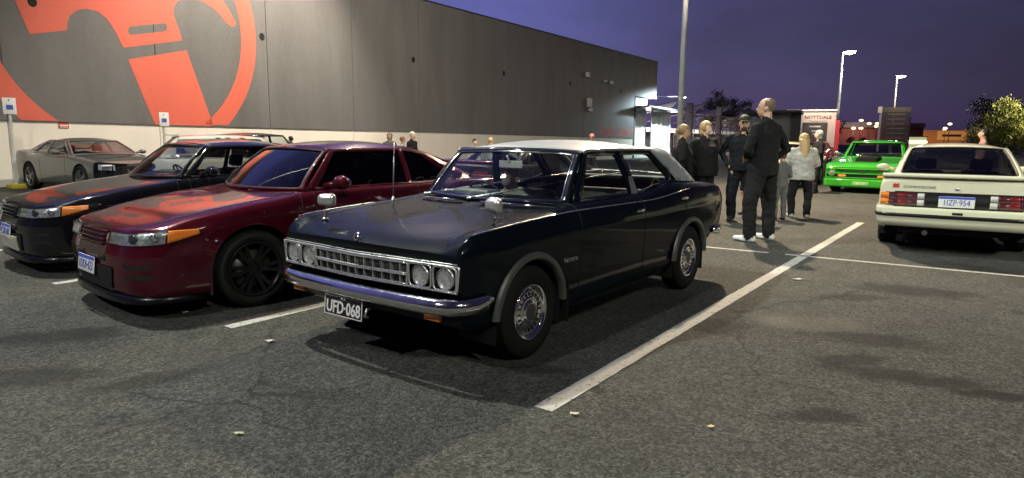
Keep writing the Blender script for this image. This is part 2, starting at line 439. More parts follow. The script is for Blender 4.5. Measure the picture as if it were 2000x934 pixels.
# ------------------------------------------------------------------ car toolkit
# car space: +x forward, +y the car's left, z up, origin on the ground at mid wheelbase
class CarB:
    def __init__(s, root, paint):
        s.root = root; s.paint = paint
    # ---- lower body from a control net: rows front -> rear, columns sill -> centre line
    def body(s, ts, rows, crease, wheels, panels, openings, stations=(), step=0.055, sub=5, arch_in=0.30, name='body', caps=True, mats=None):
        K = len(rows[0])
        tt = [-t for t in ts]
        fx = [[pchip(tt, [r[j][k] for r in rows]) for k in range(3)] for j in range(K)]
        us = set()
        for a, b in zip(tt[:-1], tt[1:]):
            n = max(1, int(round((b - a) / step)))
            for i in range(n): us.add(round(a + (b - a) * i / n, 5))
        us.add(round(tt[-1], 5))
        for q in stations:
            q = -q
            us = {u for u in us if abs(u - q) > 0.016 or u in (round(tt[0], 5), round(tt[-1], 5))}
        for q in stations: us.add(round(-q, 5))
        us = sorted(us)
        G = []; JC = None
        for u in us:
            P = [V3((fx[j][0](u), fx[j][1](u), fx[j][2](u))) for j in range(K)]
            segs = [0] + [j for j in range(1, K - 1) if j in crease] + [K - 1]
            row = []; jc = []
            for a, b in zip(segs[:-1], segs[1:]):
                q = P[a:b + 1]
                cl = [0.0]
                for k in range(len(q) - 1): cl.append(cl[-1] + max(1e-4, (q[k + 1] - q[k]).length))
                if len(q) == 2:
                    fs = [(lambda t, k=k: q[0][k] + (q[1][k] - q[0][k]) * t / cl[1]) for k in range(3)]
                else:
                    fs = [pchip(cl, [p[k] for p in q]) for k in range(3)]
                for k in range(len(q) - 1):
                    for m in range(sub):
                        t = cl[k] + (cl[k + 1] - cl[k]) * m / sub
                        row.append(V3((fs[0](t), fs[1](t), fs[2](t)))); jc.append(a + k + m / sub)
            row.append(P[-1]); jc.append(K - 1.0)
            row[-1].y = 0.0
            G.append(row + [V3((p.x, -p.y, p.z)) for p in row[-2::-1]]); JC = jc
        M = len(JC) - 1; N = 2 * M + 1; nu = len(us)
        s.G = G; s.JC = JC; s.us = us; s.N = N; s.M = M
        jcol = JC + JC[-2::-1]
        kill = set(); info = {}
        for i in range(nu - 1):
            for j in range(N - 1):
                c = (G[i][j] + G[i + 1][j] + G[i][j + 1] + G[i + 1][j + 1]) / 4
                jm = (jcol[j] + jcol[j + 1]) / 2
                xs = -(us[i] + us[i + 1]) / 2
                info[(i, j)] = (xs, c, jm)
                if abs(c.y) > 0.42 and jm < s_top_limit(K):
                    for (wx, wz, wr) in wheels:
                        dx = c.x - wx; dz = max(0.0, c.z - wz)
                        if dx * dx + dz * dz < wr * wr: kill.add((i, j))
                if openings and openings(xs, c, jm): kill.add((i, j))
        # snap the arch edges onto a true circle
        for i in range(nu):
            for j in range(N):
                near = [(a, b) for a in (i - 1, i) for b in (j - 1, j) if (a, b) in info]
                k = [q in kill for q in near]
                if any(k) and not all(k):
                    p = G[i][j]
                    if abs(p.y) < 0.42: continue
                    for (wx, wz, wr) in wheels:
                        dx = p.x - wx; dz = max(0.0, p.z - wz); d = math.hypot(dx, dz)
                        if 0.5 * wr < d < wr * 1.35 and d > 1e-4:
                            G[i][j] = V3((wx + dx * wr / d, p.y, (wz + dz * wr / d) if p.z > wz else p.z))
        # normals
        fn = {}
        for (i, j) in info:
            a, b, c, d = G[i][j], G[i + 1][j], G[i + 1][j + 1], G[i][j + 1]
            n = (c - a).cross(d - b)
            fn[(i, j)] = n.normalized() if n.length > 1e-12 else V3((0, 0, 1))
        crs = {j for j in range(N) if abs(jcol[j] - round(jcol[j])) < 1e-6 and int(round(jcol[j])) in crease}
        def cn(i, j, f):
            acc = V3((0, 0, 0))
            for a in (i - 1, i):
                for b in (j - 1, j):
                    if (a, b) in fn and (a, b) not in kill:
                        if j in crs and (b < j) != (f[1] < j): continue
                        acc += fn[(a, b)]
            return acc.normalized() if acc.length > 1e-9 else fn[f]
        groups = {}
        for f, (xs, c, jm) in info.items():
            if f in kill: continue
            nm = name
            for pn, pred in panels:
                if pred(xs, c, jm):
                    nm = pn + ('' if '|' not in pn else ''); break
            key = nm
            if nm.startswith('*'):      # side-specific panel
                key = nm + ('L' if c.y > 0 else 'R')
            groups.setdefault(key, []).append(f)
        objs = {}
        for key, fl in groups.items():
            idx = {}; vs = []; fs = []; nl = []
            for f in fl:
                i, j = f
                q = [(i, j), (i, j + 1), (i + 1, j + 1), (i + 1, j)]
                for g in q:
                    if g not in idx:
                        idx[g] = len(vs); vs.append(G[g[0]][g[1]])
                fs.append([idx[g] for g in q])
                nl += [-cn(g[0], g[1], f) for g in q]
            # outward: our winding gives inward normals for (i,j)->(i,j+1); verify with centroid
            if key == name and caps:
                for ii, rev in ((0, False), (nu - 1, True)):
                    for j in range(M):
                        a, b, c2, d2 = (ii, j), (ii, j + 1), (ii, N - 2 - j), (ii, N - 1 - j)
                        q = [a, b, c2, d2] if j < M - 1 else [a, b, d2]
                        if not rev: q = q[::-1]
                        base = len(vs); ids = []
                        for g in q:
                            vs.append(G[g[0]][g[1]]); ids.append(len(vs) - 1)
                        fs.append(ids)
                        n = V3((1 if not rev else -1, 0, 0))
                        nl += [n] * len(ids)
            k = 0
            for q, f in enumerate(fs):
                m_ = len(f); seg = nl[k:k + m_]
                d1 = vs[f[2]] - vs[f[0]]; d2 = (vs[f[3]] - vs[f[1]]) if m_ > 3 else (vs[f[2]] - vs[f[1]])
                if d1.cross(d2).dot(sum(seg, V3((0, 0, 0)))) < 0:
                    fs[q] = f[::-1]; nl[k:k + m_] = seg[::-1]
                k += m_
            me = bpy.data.meshes.new(key.strip('*').rstrip('LR') if key.startswith('*') else key)
            me.from_pydata([tuple(v) for v in vs], [], fs)
            me.materials.append((mats or {}).get(key.strip('*').rstrip('LR'), s.paint))
            me.polygons.foreach_set('use_smooth', [True] * len(fs))
            me.update()
            try:
                me.normals_split_custom_set([tuple(n) for n in nl])
            except Exception:
                pass
            nm = key.strip('*')
            if key.startswith('*'): nm = nm[:-1]
            objs[key] = link(nm, me, s.root)
        s.objs = objs
        # wheel wells
        for (wx, wz, wr) in wheels:
            for sd in (-1, 1):
                mb = MB()
                yo = s.yat(wx, wz + wr * 0.6) - 0.012
                n = 20; ring = []
                for k in range(n + 1):
                    a = math.pi * k / n
                    ring.append((wx + wr * 1.0 * math.cos(a), wz + wr * math.sin(a)))
                ring = [(ring[0][0], 0.16)] + ring + [(ring[-1][0], 0.16)]
                vs = [V3((x, sd * yo, z)) for x, z in ring] + [V3((x, sd * (yo - arch_in), z)) for x, z in ring]
                m = len(ring)
                mb.add(vs, [(k, k + 1, m + k + 1, m + k) for k in range(m - 1)], 0, True)
                mb.add([V3((x, sd * (yo - arch_in), z)) for x, z in ring], [tuple(range(m))])
                mb.build('wheel_arch', LINER, s.root)
        return objs
    def yat(s, x, z):
        """outer half width of the body near (x, z)"""
        best = None
        for row in s.G[::1]:
            for p in row[:s.M + 1]:
                d = (p.x - x) ** 2 + (p.z - z) ** 2
                if best is None or d < best[0]: best = (d, p.y)
        return best[1]
    def gridpt(s, x, jc):
        """surface point at station x and control column jc (left side)"""
        u = -x
        i = min(range(len(s.us)), key=lambda k: abs(s.us[k] - u))
        i2 = i + 1 if s.us[i] < u and i + 1 < len(s.us) else i - 1 if s.us[i] > u and i > 0 else i
        j = 0
        while j < len(s.JC) - 2 and s.JC[j + 1] < jc: j += 1
        tj = max(0.0, min(1.0, (jc - s.JC[j]) / (s.JC[j + 1] - s.JC[j])))
        p, q = s.G[i][j].lerp(s.G[i][j + 1], tj), s.G[i2][j].lerp(s.G[i2][j + 1], tj)
        if i2 == i: return p.copy()
        t = (u - s.us[i]) / (s.us[i2] - s.us[i])
        return p.lerp(q, t)
    def gaps(s, lines, r=0.0045, name='panel_gap', m=None, lift=0.0005):
        """dark joints along the surface; lines = list of lists of (x, jc) on the left; mirrored"""
        for ln in lines:
            for sd in (1, -1):
                mb = MB()
                pts = [s.gridpt(x, j) for x, j in ln]
                pts = [V3((p.x, p.y * sd, p.z)) for p in pts]
                mb.tube(pts, r, 5)
                mb.build(name, m or SHUT, s.root)
    # ---- greenhouse
    def house(s, g):
        root = s.root; s.g = g
        paint = g.get('paint', s.paint)
        yb, zb, yr, zr = g['yb'], g['zb'], g['yr'], g['zr']
        tap = g.get('taper', 0.0); xc = g.get('xc', 0.0)
        def ys(x, z):
            t = (z - zb) / (zr - zb)
            return yb + (yr - yb) * t + 0.012 * 4 * t * (1 - t) - tap * (x - xc) ** 2
        s.ys = ys
        # side frames and panes
        for sd in (1, -1):
            fr = MB()
            sheet(fr, g['side'], g['wins'], lambda x, z: V3((x, sd * ys(x, z), z)), 0.09)
            solid(fr.build('window_frame', paint, root), 0.025, 0)
        for w, gm in zip(g['wins'], g['glass']):
            for sd in (1, -1):
                gl = MB()
                sheet(gl, w, [], lambda x, z: V3((x, sd * (ys(x, z) - 0.006), z)), 0.10)
                gl.build('side_window', gm, root)
        if g.get('sail'):
            for sd in (1, -1):
                sl = MB()
                sheet(sl, g['sail'], [], lambda x, z: V3((x, sd * (ys(x, z) + g.get('sail_out', 0.0)), z)), 0.07)
                solid(sl.build('rear_pillar', g.get('sail_mat', paint), root), 0.03, 0)
        # screens
        for nm, key in (('windscreen', 'ws'), ('rear_window', 'rw')):
            if key not in g: continue
            q = g[key]
            (xb, zbb), (xbc, zbc), (xt, zt), (xtc, ztc) = q['b'], q['bc'], q['t'], q['tc']
            yb_, yt_ = q.get('yb', ys(xb, zbb)), q.get('yt', ys(xt, zt))
            bow = q.get('bow', 0.015)
            def sm(p, v, off=0.0):
                xa, za = xbc + (xb - xbc) * p * p, zbc + (zbb - zbc) * p * p
                xe, ze = xtc + (xt - xtc) * p * p, ztc + (zt - ztc) * p * p
                y = (yb_ + (yt_ - yb_) * v) * p
                dx, dz = xe - xa, ze - za; ln = math.hypot(dx, dz) + 1e-9
                sg = 1 if dx < 0 else -1
                nx, nz = dz / ln * sg, abs(dx) / ln
                k = bow * 4 * v * (1 - v) + off
                return V3((xa + dx * v + nx * k, y, za + dz * v + nz * k))
            s.__dict__[key] = sm
            a, tpm, bm_ = q.get('m', (0.07, 0.09, 0.07))
            inner = rpoly([(-1 + a, bm_), (1 - a, bm_), (1 - a, 1 - tpm), (-1 + a, 1 - tpm)], q.get('r', 0.06), 5)
            outer = [(-1, 0), (1, 0), (1, 1), (-1, 1)]
            f = MB(); sheet(f, outer, [inner], lambda p, v: sm(p, v), 0.08)
            solid(f.build(nm + '_frame', q.get('mat', paint), root), 0.02, 0)
            w = MB(); sheet(w, inner, [], lambda p, v: sm(p, v, -0.004), 0.10)
            w.build(nm, q['glass'], root)
            if q.get('seal'):
                t = MB(); t.tube([sm(p, v, 0.004) for p, v in dens(inner, 0.06)], q.get('seal_r', 0.007), 6, closed=True)
                t.build(nm + '_seal', q['seal'], root)
        # roof
        F, B = g['ws'], g['rw']
        hc = g['crown']; rail = g.get('rail', 0.0)
        def rf(u, p):
            ap = abs(p)
            xf = F['tc'][0] + (F['t'][0] - F['tc'][0]) * p * p; xr_ = B['tc'][0] + (B['t'][0] - B['tc'][0]) * p * p
            x = xf + (xr_ - xf) * u
            zf = F['tc'][1] + (F['t'][1] - F['tc'][1]) * ap ** 2; zr_ = B['tc'][1] + (B['t'][1] - B['tc'][1]) * ap ** 2
            z = zf + (zr_ - zf) * u + hc * (4 * u * (1 - u)) ** 0.75 * (1 - ap ** 3.0) + rail * 4 * u * (1 - u)
            xe = F['t'][0] + (B['t'][0] - F['t'][0]) * u
            ze = F['t'][1] + (B['t'][1] - F['t'][1]) * u
            yf = F.get('yt', ys(F['t'][0], F['t'][1])); yr2 = B.get('yt', ys(B['t'][0], B['t'][1]))
            y = (yf + (yr2 - yf) * u + 0.015 * 4 * u * (1 - u)) * p
            if ap > 0.97: z -= (ap - 0.97) / 0.03 * g.get('lip', 0.02)
            return V3((x, y, z))
        s.rf = rf
        us_ = [i / 16 for i in range(17)]
        ps = [-1, -0.985, -0.97] + [-0.94 + 1.88 * i / 18 for i in range(19)] + [0.97, 0.985, 1]
        r_ = MB(); r_.grid(rf, us_, ps)
        ro = r_.build('roof', g.get('roof_mat', paint), root); solid(ro, 0.03, -1)
        return ro
    # ---- cabin
    def cabin(s, front=0.75, rear=-1.2, w=0.66, floor=0.28, belt=0.93, seats=((0.05, 1), (0.05, -1)), bench=-0.75, wheel_side=-1, seat_m=None, dash_m=None, back_h=0.62, headrest=True, wheel_m=None):
        root = s.root; sm = seat_m or INTER; dm = dash_m or INTER
        mb = MB()
        mb.box(((front + rear) / 2, 0, floor - 0.02), (front - rear, 2 * w, 0.04))
        mb.box((front + 0.02, 0, (floor + belt) / 2 - 0.06), (0.04, 2 * w, belt - floor - 0.1))
        mb.box((rear - 0.02, 0, (floor + belt) / 2 - 0.02), (0.04, 2 * w, belt - floor - 0.06))
        for sd in (1, -1):
            mb.box(((front + rear) / 2, sd * (w + 0.0), (floor + belt) / 2 - 0.03), (front - rear, 0.04, belt - floor - 0.08))
        mb.build('cabin_lining', INTER, root)
        d = MB()
        d.grid(lambda u, v: V3((front + 0.05 - 0.34 * u, (v * 2 - 1) * (w - 0.03), belt + 0.005 - 0.02 * u - 0.02 * max(0, u - 0.8) * 5)), [0, .3, .6, .8, .9, 1], [0, .25, .5, .75, 1])
        d.rbox((front - 0.22, 0, belt - 0.14), (0.16, 2 * w - 0.08, 0.20), 0.03)
        d.rbox((front - 0.26, wheel_side * 0.34, belt + 0.005), (0.16, 0.40, 0.09), 0.03)
        d.build('dashboard', dm, root)
        st = MB()
        c = V3((front - 0.42, wheel_side * 0.34, belt - 0.05))
        ax = V3((-0.86, 0, 0.5)).normalized(); u1 = V3((0, 1, 0)); u2 = ax.cross(u1)
        st.tube([c + (u1 * math.cos(a) + u2 * math.sin(a)) * 0.185 for a in [2 * math.pi * k / 28 for k in range(28)]], 0.012, 7, closed=True)
        for a in (0.2, math.pi - 0.2, math.pi * 1.5):
            st.tube([c - ax * 0.02, c + (u1 * math.cos(a) + u2 * math.sin(a)) * 0.18], 0.010, 6)
        st.tube([c - ax * 0.3, c], 0.025, 8); st.ell(c, (0.05, 0.05, 0.03))
        st.build('steering_wheel', wheel_m or BLACKP, root)
        for (x, sd) in seats:
            q = MB(); y = sd * 0.34
            q.rbox((x - 0.02, y, floor + 0.20), (0.50, 0.48, 0.16), 0.05)
            q.rbox((x - 0.33, y, floor + 0.20 + back_h / 2), (0.13, 0.47, back_h), 0.05, rot=(0, -0.26, 0))
            q.rbox((x - 0.08, y, floor + 0.08), (0.40, 0.36, 0.12), 0.03)
            so = q.build('seat', sm, root)
            if headrest:
                h = MB(); h.rbox((x - 0.45, y, floor + 0.29 + back_h), (0.09, 0.27, 0.16), 0.04, rot=(0, -0.2, 0))
                h.tube([(x - 0.43, y + 0.06, floor + back_h + 0.10), (x - 0.445, y + 0.06, floor + back_h + 0.25)], 0.007, 6)
                h.tube([(x - 0.43, y - 0.06, floor + back_h + 0.10), (x - 0.445, y - 0.06, floor + back_h + 0.25)], 0.007, 6)
                h.build('headrest', sm, so)
        if bench is not None:
            q = MB()
            q.rbox((bench, 0, floor + 0.20), (0.48, 2 * w - 0.16, 0.16), 0.05)
            q.rbox((bench - 0.32, 0, floor + 0.42), (0.14, 2 * w - 0.16, 0.52), 0.05, rot=(0, -0.26, 0))
            q.build('rear_bench', sm, root)
    def rear_mirror(s, p, m=None):
        mb = MB(); mb.rbox(p, (0.02, 0.23, 0.062), 0.009); mb.tube([V3(p), V3(p) + V3((0.05, 0, 0.07))], 0.008, 6)
        return mb.build('interior_mirror', m or STEEL, s.root)
    # ---- wheels
    def wheel(s, x, y, r, w, rim, rr, mats_, steer=0.0):
        """tyre mesh with a rim sub-part; y signed"""
        sd = 1 if y > 0 else -1
        prof = [(rr + 0.004, -w * 0.42), (rr + 0.02, -w * 0.47), ((rr + r) / 2, -w * 0.52), (r - 0.028, -w * 0.49), (r - 0.008, -w * 0.42)]
        nt = 7
        for k in range(nt):      # tread ribs
            a = -w * 0.40 + w * 0.80 * k / nt; b = -w * 0.40 + w * 0.80 * (k + 0.72) / nt; c = -w * 0.40 + w * 0.80 * (k + 0.74) / nt; d = -w * 0.40 + w * 0.80 * (k + 0.98) / nt
            prof += [(r - 0.002, a), (r, (a + b) / 2), (r - 0.002, b)]
            if k < nt - 1: prof += [(r - 0.010, c), (r - 0.010, d)]
        prof += [(r - 0.008, w * 0.42), (r - 0.028, w * 0.49), (r - 0.034, w * 0.495), (r - 0.036, w * 0.507), ((rr + r) / 2, w * 0.52), (rr + 0.022, w * 0.485), (rr + 0.018, w * 0.468), (rr + 0.004, w * 0.42)]
        t = MB(); t.lathe(prof, (0, 0, 0), 'Y', 48)
        o = t.build('wheel', RUBBER, s.root)
        o.location = (x, y, r); o.rotation_euler = (0, 0, steer + (0 if sd > 0 else math.pi))
        rim(o, rr, w, mats_)
        return o
    def plate(s, M, txt, w, h, bg, fg, border, band=None, tiny=None, size=None, sx=0.8, name='number_plate'):
        """plate in the local XY plane of M, facing +Z"""
        mb = MB(); mb.rbox((0, 0, 0), (w, h, 0.006), 0.0029)
        mb.v = [tuple(M @ V3(p)) for p in mb.v]
        o = mb.build(name, bg, s.root)
        if border:
            b = MB()
            for (c, d) in (((0, h / 2 - 0.006, 0.004), (w - 0.006, 0.005, 0.004)), ((0, -h / 2 + 0.006, 0.004), (w - 0.006, 0.005, 0.004)), ((w / 2 - 0.006, 0, 0.004), (0.005, h - 0.018, 0.004)), ((-w / 2 + 0.006, 0, 0.004), (0.005, h - 0.018, 0.004))):
                b.box(c, d)
            b.v = [tuple(M @ V3(p)) for p in b.v]
            b.build('plate_border', border, o)
        if band:
            b = MB(); b.box((0, h / 2 - 0.016, 0.0035), (w - 0.004, 0.028, 0.003)); b.v = [tuple(M @ V3(p)) for p in b.v]
            b.build('plate_band', band, o)
        text(txt, size or h * 0.78, 'plate_text', fg, o, M @ Matrix.Translation((0, -h * (0.09 if (band or tiny) else 0.0), 0.004)), 0.002, sx=sx, bold=0.002 if border else 0.0)
        if tiny:
            text(tiny, h * 0.17, 'plate_text', fg, o, M @ Matrix.Translation((0, h * 0.36, 0.004)), 0.002)
        return o
    def gapseam(s, ptsL, r=0.004, name='panel_gap', mirror=True, m=None):
        for pts in ptsL:
            mb = MB(); mb.tube(pts, r, 5); mb.build(name, m or SHUT, s.root)
            if mirror:
                mb = MB(); mb.tube([(p[0], -p[1], p[2]) for p in pts], r, 5); mb.build(name, m or SHUT, s.root)
def s_top_limit(K): return K * 0.62
# ------------------------------------------------------------------ dark blue-green saloon (centre of the picture)
def car_paint(name, col, metal=0.0, rough=0.32, flake=0.0, coat=1.0):
    m = mat(name, col, rough, metal, coat=coat, coat_r=0.025, noise_=(3.0, 0.06), spec=0.03)
    nt = m.node_tree; b = nt.nodes['Principled BSDF']
    tc = nt.nodes.new('ShaderNodeTexCoord'); n = nt.nodes.new('ShaderNodeTexNoise'); n.inputs['Scale'].default_value = 7; n.inputs['Detail'].default_value = 6
    mr = nt.nodes.new('ShaderNodeMapRange'); mr.inputs['From Min'].default_value = 0.35; mr.inputs['From Max'].default_value = 0.8
    mr.inputs['To Min'].default_value = 0.02; mr.inputs['To Max'].default_value = 0.11
    nt.links.new(tc.outputs['Object'], n.inputs['Vector']); nt.links.new(n.outputs['Fac'], mr.inputs['Value']); nt.links.new(mr.outputs['Result'], b.inputs['Coat Roughness'])
    n2 = nt.nodes.new('ShaderNodeTexNoise'); n2.inputs['Scale'].default_value = 1.7; n2.inputs['Detail'].default_value = 2
    bp = nt.nodes.new('ShaderNodeBump'); bp.inputs['Strength'].default_value = 0.05; bp.inputs['Distance'].default_value = 0.010
    nt.links.new(tc.outputs['Object'], n2.inputs['Vector']); nt.links.new(n2.outputs['Fac'], bp.inputs['Height']); nt.links.new(bp.outputs['Normal'], b.inputs['Coat Normal'])
    return m

def rim_saloon(o, rr, w, ms):
    ch, dk = ms
    r = MB()
    r.lathe([(rr + 0.006, w * 0.40), (rr + 0.008, w * 0.46), (rr - 0.004, w * 0.475), (rr - 0.016, w * 0.40), (rr - 0.03, w * 0.33), (rr - 0.05, w * 0.32)], n=40)
    ro = r.build('rim', ch, o)
    d = MB(); d.lathe([(rr - 0.03, w * 0.30), (0.0, w * 0.30)], n=32); d.build('wheel_disc', dk, ro)
    h = MB()
    h.lathe([(rr - .030, w * .33), (rr - .036, w * .385), (rr - .044, w * .395), (rr - .048, w * .375)], n=40)
    sl = MB(); h.lathe([(rr - .046, w * .376), (.103, w * .376)], n=36)
    h.lathe([(.104, w * .375), (.100, w * .40), (.086, w * .385), (.070, w * .43), (.062, w * .455), (.056, w * .455)], n=36)
    n = 20
    for k in range(n):
        a = 2 * math.pi * k / n
        c = V3((math.cos(a), 0, math.sin(a)))
        sl.box(c * .1185 + V3((0, w * .376, 0)), (.024, .012, .010), rot=Matrix.Rotation(-a, 3, 'Y'))
    hc_ = h.build('hub_cap', ch, o); tag(sl.build('hub_slot', SHUT, hc_), kind='stuff')
    c = MB(); c.lathe([(.057, w * .45), (.050, w * .456), (0.0, w * .46)], n=28)
    c.build('hub_badge', mat('hub_grey', (0.07, 0.07, 0.075), 0.4, 0.4), o)

def saloon():
    paint = car_paint('deep_blue_green_paint', (0.0022, 0.0046, 0.0078), 0.0, 0.45, coat=.5)
    vinyl = mat('white_vinyl_roof', (0.31, 0.325, 0.345), 0.42, bump=(260, 0.25, 0.002), noise_=(5, 0.05))
    root = thing('parked_car', 'dark blue-green old saloon with white vinyl roof and quad headlights', 'car', (0.243, 5.675, 0), R(-127.0))
    c = CarB(root, paint)
    Z0 = lambda x, z: None
    def row(x, zs, dy=0.0, ys=None):
        Y = ys or (.70, .785, .83, .845, .835, .80, .745, .67, .36, 0)
        return [(x, (y + dy * (1 if 0 < k < 8 else 0)), z) for k, (y, z) in enumerate(zip(Y, zs))]
    ts = [1.96, 1.925, 1.85, 1.6, 1.3, 1.0, .78, .60, .0, -.5, -.8, -1.1, -1.35, -1.6, -1.9, -2.1, -2.22, -2.26]
    rows = [
        [(1.86, .70, .30), (1.90, .77, .33), (1.93, .80, .45), (1.955, .812, .69), (1.96, .808, .725), (1.965, .785, .748), (1.97, .74, .752), (1.975, .66, .755), (1.99, .36, .760), (2.01, 0, .765)],
        [(1.83, .70, .29), (1.87, .785, .32), (1.90, .812, .45), (1.92, .826, .697), (1.925, .822, .77), (1.925, .79, .822), (1.935, .735, .803), (1.945, .66, .783), (1.965, .36, .778), (1.985, 0, .784)],
        [(1.78, .70, .27), (1.80, .79, .30), (1.83, .83, .45), (1.85, .845, .702), (1.85, .838, .79), (1.85, .797, .857), (1.85, .735, .848), (1.86, .66, .822), (1.88, .36, .806), (1.89, 0, .813)],
        row(1.6, (.24, .27, .45, .715, .80, .877, .882, .868, .855, .868)),
        row(1.3, (.22, .25, .45, .730, .82, .893, .902, .892, .885, .898)),
        row(1.0, (.21, .24, .45, .742, .83, .905, .920, .914, .912, .922)),
        row(.78, (.20, .23, .45, .75, .838, .911, .938, .938, .938, .946)),
        row(.60, (.20, .23, .45, .755, .838, .912, .953, .968, .968, .97)),
        row(.0, (.20, .23, .45, .765, .838, .908, .955, .975, .975, .975), -.004),
        row(-.5, (.20, .23, .45, .768, .838, .905, .958, .978, .978, .978), -.008),
        row(-.8, (.20, .23, .45, .772, .845, .920, .985, 1.015, 1.015, 1.015), -.006),
        row(-1.1, (.21, .24, .45, .776, .855, .945, 1.005, 1.035, 1.035, 1.035), 0),
        row(-1.35, (.23, .26, .45, .780, .862, .962, 1.005, 1.022, 1.025, 1.025), .004),
        row(-1.6, (.28, .31, .47, .784, .865, .963, .995, 1.008, 1.012, 1.012), .0),
        row(-1.9, (.38, .41, .52, .786, .862, .955, .980, .988, .990, .990), -.012),
        row(-2.1, (.43, .46, .56, .788, .858, .945, .966, .970, .972, .972), -.028),
        row(-2.22, (.45, .48, .58, .788, .85, .925, .945, .95, .952, .952), -.045),
        row(-2.26, (.47, .50, .60, .787, .84, .90, .915, .92, .92, .92), -.06),
    ]
    W = [(1.295, .30, .352), (-1.295, .30, .352)]
    arch = lambda q: math.hypot(q.x + 1.295, q.z - .30) < .40
    panels = [
        ('bonnet', lambda x, q, j: .82 < x < 1.93 and j > 6.85),
        ('*front_door', lambda x, q, j: -.33 < x < .70 and 1.0 < j < 6.8),
        ('*rear_door', lambda x, q, j: -1.16 < x < -.33 and 1.0 < j < 6.8 and not arch(q) and not (q.x < -.80 and q.z < .60)),
        ('boot_lid', lambda x, q, j: -2.2 < x < -1.72 and j > 7.0),
    ]
    op = lambda x, q, j: -1.55 < x < .50 and j > 7.0
    c.body(ts, rows, {3, 5}, W, panels, op, stations=(.82, .70, -.33, -1.16, -1.72, .50, -1.55, 1.94), step=0.05)
    rngx = lambda a, b, n=14: [a + (b - a) * i / n for i in range(n + 1)]
    c.gaps([[(.70, j / 4) for j in range(4, 28)], [(-.33, j / 4) for j in range(4, 28)], [(-1.16, j / 4) for j in range(12, 28)],
            [(x, 6.85) for x in rngx(1.90, .82)], [(.82, 6.85 + (9 - 6.85) * i / 8) for i in range(9)], [(x, 1.0) for x in rngx(.70, -.80)]], 0.004)
    # bright moulding along the wing and shoulder crease, and the side crease
    c.gaps([[(x, 5.0) for x in rngx(1.90, -1.30, 40)]], 0.0042, 'side_moulding', STEEL)
    # wide dull flares over the wheels
    flm = mat('satin_grey_flare', (0.10, 0.10, 0.095), 0.42, 0.3, noise_=(12, 0.15))
    for wx in (1.295, -1.295):
        for sd in (1, -1):
            fl = MB()
            n = 22; rings = []
            for k in range(n + 1):
                a = math.pi * (0.02 + 0.96 * k / n)
                ca, sa = math.cos(a), math.sin(a)
                ring = []
                for rad, out in ((.347, -.02), (.350, .016), (.362, .024), (.392, .016), (.402, -.006)):
                    x, z = wx + rad * ca, .30 + rad * sa
                    yy = .842 - .10 * max(0, (.42 - z)) ** 1.2
                    ring.append(V3((x, sd * (yy + out), z)))
                rings.append(ring)
            m = 5
            fl.add([p for r in rings for p in r], [(k * m + q, (k + 1) * m + q, (k + 1) * m + q + 1, k * m + q + 1) for k in range(n) for q in range(m - 1)], 0, True)
            fl.build('wheel_arch_flare', flm, root)
    g = dict(yb=.712, zb=.955, yr=.615, zr=1.315, taper=.008, xc=-.2, crown=.062, rail=.006, paint=paint, roof_mat=vinyl,
             side=rpoly([(.66, .945), (-.55, .955), (-.85, 1.0), (-1.22, 1.035), (-.84, 1.318), (.335, 1.318)], [0, .1, .1, 0, .05, .05]),
             wins=[rpoly([(.515, .972), (-.265, .962), (-.135, 1.285), (.315, 1.285)], [.02, .03, .05, .03]),
                   rpoly([(-.40, .962), (-.60, .968), (-1.055, 1.055), (-.73, 1.285), (-.245, 1.285)], [.03, .1, .04, .07, .04])],
             glass=[GLASS, GLASS],
             sail=rpoly([(-.78, 1.325), (-1.20, 1.030), (-1.66, 1.005), (-1.08, 1.325)], [0, .03, 0, .1]), sail_mat=vinyl, sail_out=.012,
             ws=dict(b=(.66, .945), bc=(.84, .94), t=(.335, 1.315), tc=(.43, 1.335), m=(.075, .085, .05), glass=GLASS, bow=.02, seal=CHROME, seal_r=.006),
             rw=dict(b=(-1.66, 1.005), bc=(-1.80, 1.0), t=(-1.02, 1.315), tc=(-1.08, 1.335), m=(.14, .10, .08), glass=GLASS, mat=vinyl))
    c.house(g)
    # gutters, window brights
    for sd in (1, -1):
        tb = MB(); tb.tube([(x, sd * (c.ys(x, 1.318) + .014), z) for x, z in ((.36, 1.300), (.30, 1.322), (.0, 1.328), (-.4, 1.328), (-.80, 1.320))], .010, 6); tb.build('roof_gutter', CHROME, root)
    tb = MB(); tb.tube([c.ws(p, 1.0, .012) for p in [-1 + 2 * i / 16 for i in range(17)]], .008, 6)
    tb.build('roof_gutter', CHROME, root)
    for sd in (1, -1):
        br = MB()
        P = lambda x, z, o=.010: V3((x, sd * (c.ys(x, z) + o), z))
        br.tube([P(.53, .965), P(-.20, .952), P(-.60, .958), P(-.86, 1.0), P(-1.10, 1.048)], .007, 6)
        br.tube([P(.505, .975), P(.50, .99), P(.31, 1.292), P(-.13, 1.294)], .005, 6)
        br.tube([P(-.40, .965), P(-.245, 1.288), P(-.73, 1.291), P(-1.075, 1.056)], .005, 6)
        br.build('window_trim', CHROME, root)
    for sd in (1, -1):
        pl = MB(); pl.add([V3((x, sd * (c.ys(x, z) + .013), z)) for x, z in ((-.275, .965), (-.385, .965), (-.325, 1.11), (-.255, 1.11))], [(0, 1, 2, 3)])
        solid(pl.build('pillar_plate', STEEL, root), .004, 0)
    # front: recess, frame, lamps, grille
    def fx(y): return 2.008 - .052 * abs(y) / .83
    ch = MB()
    def bar(y0, z0, y1, z1, r, off=.018, n=10, mb=None):
        (mb or ch).tube([(fx(y0 + (y1 - y0) * i / n) + off, y0 + (y1 - y0) * i / n, z0 + (z1 - z0) * i / n) for i in range(n + 1)], r, 6)
    rec = MB()
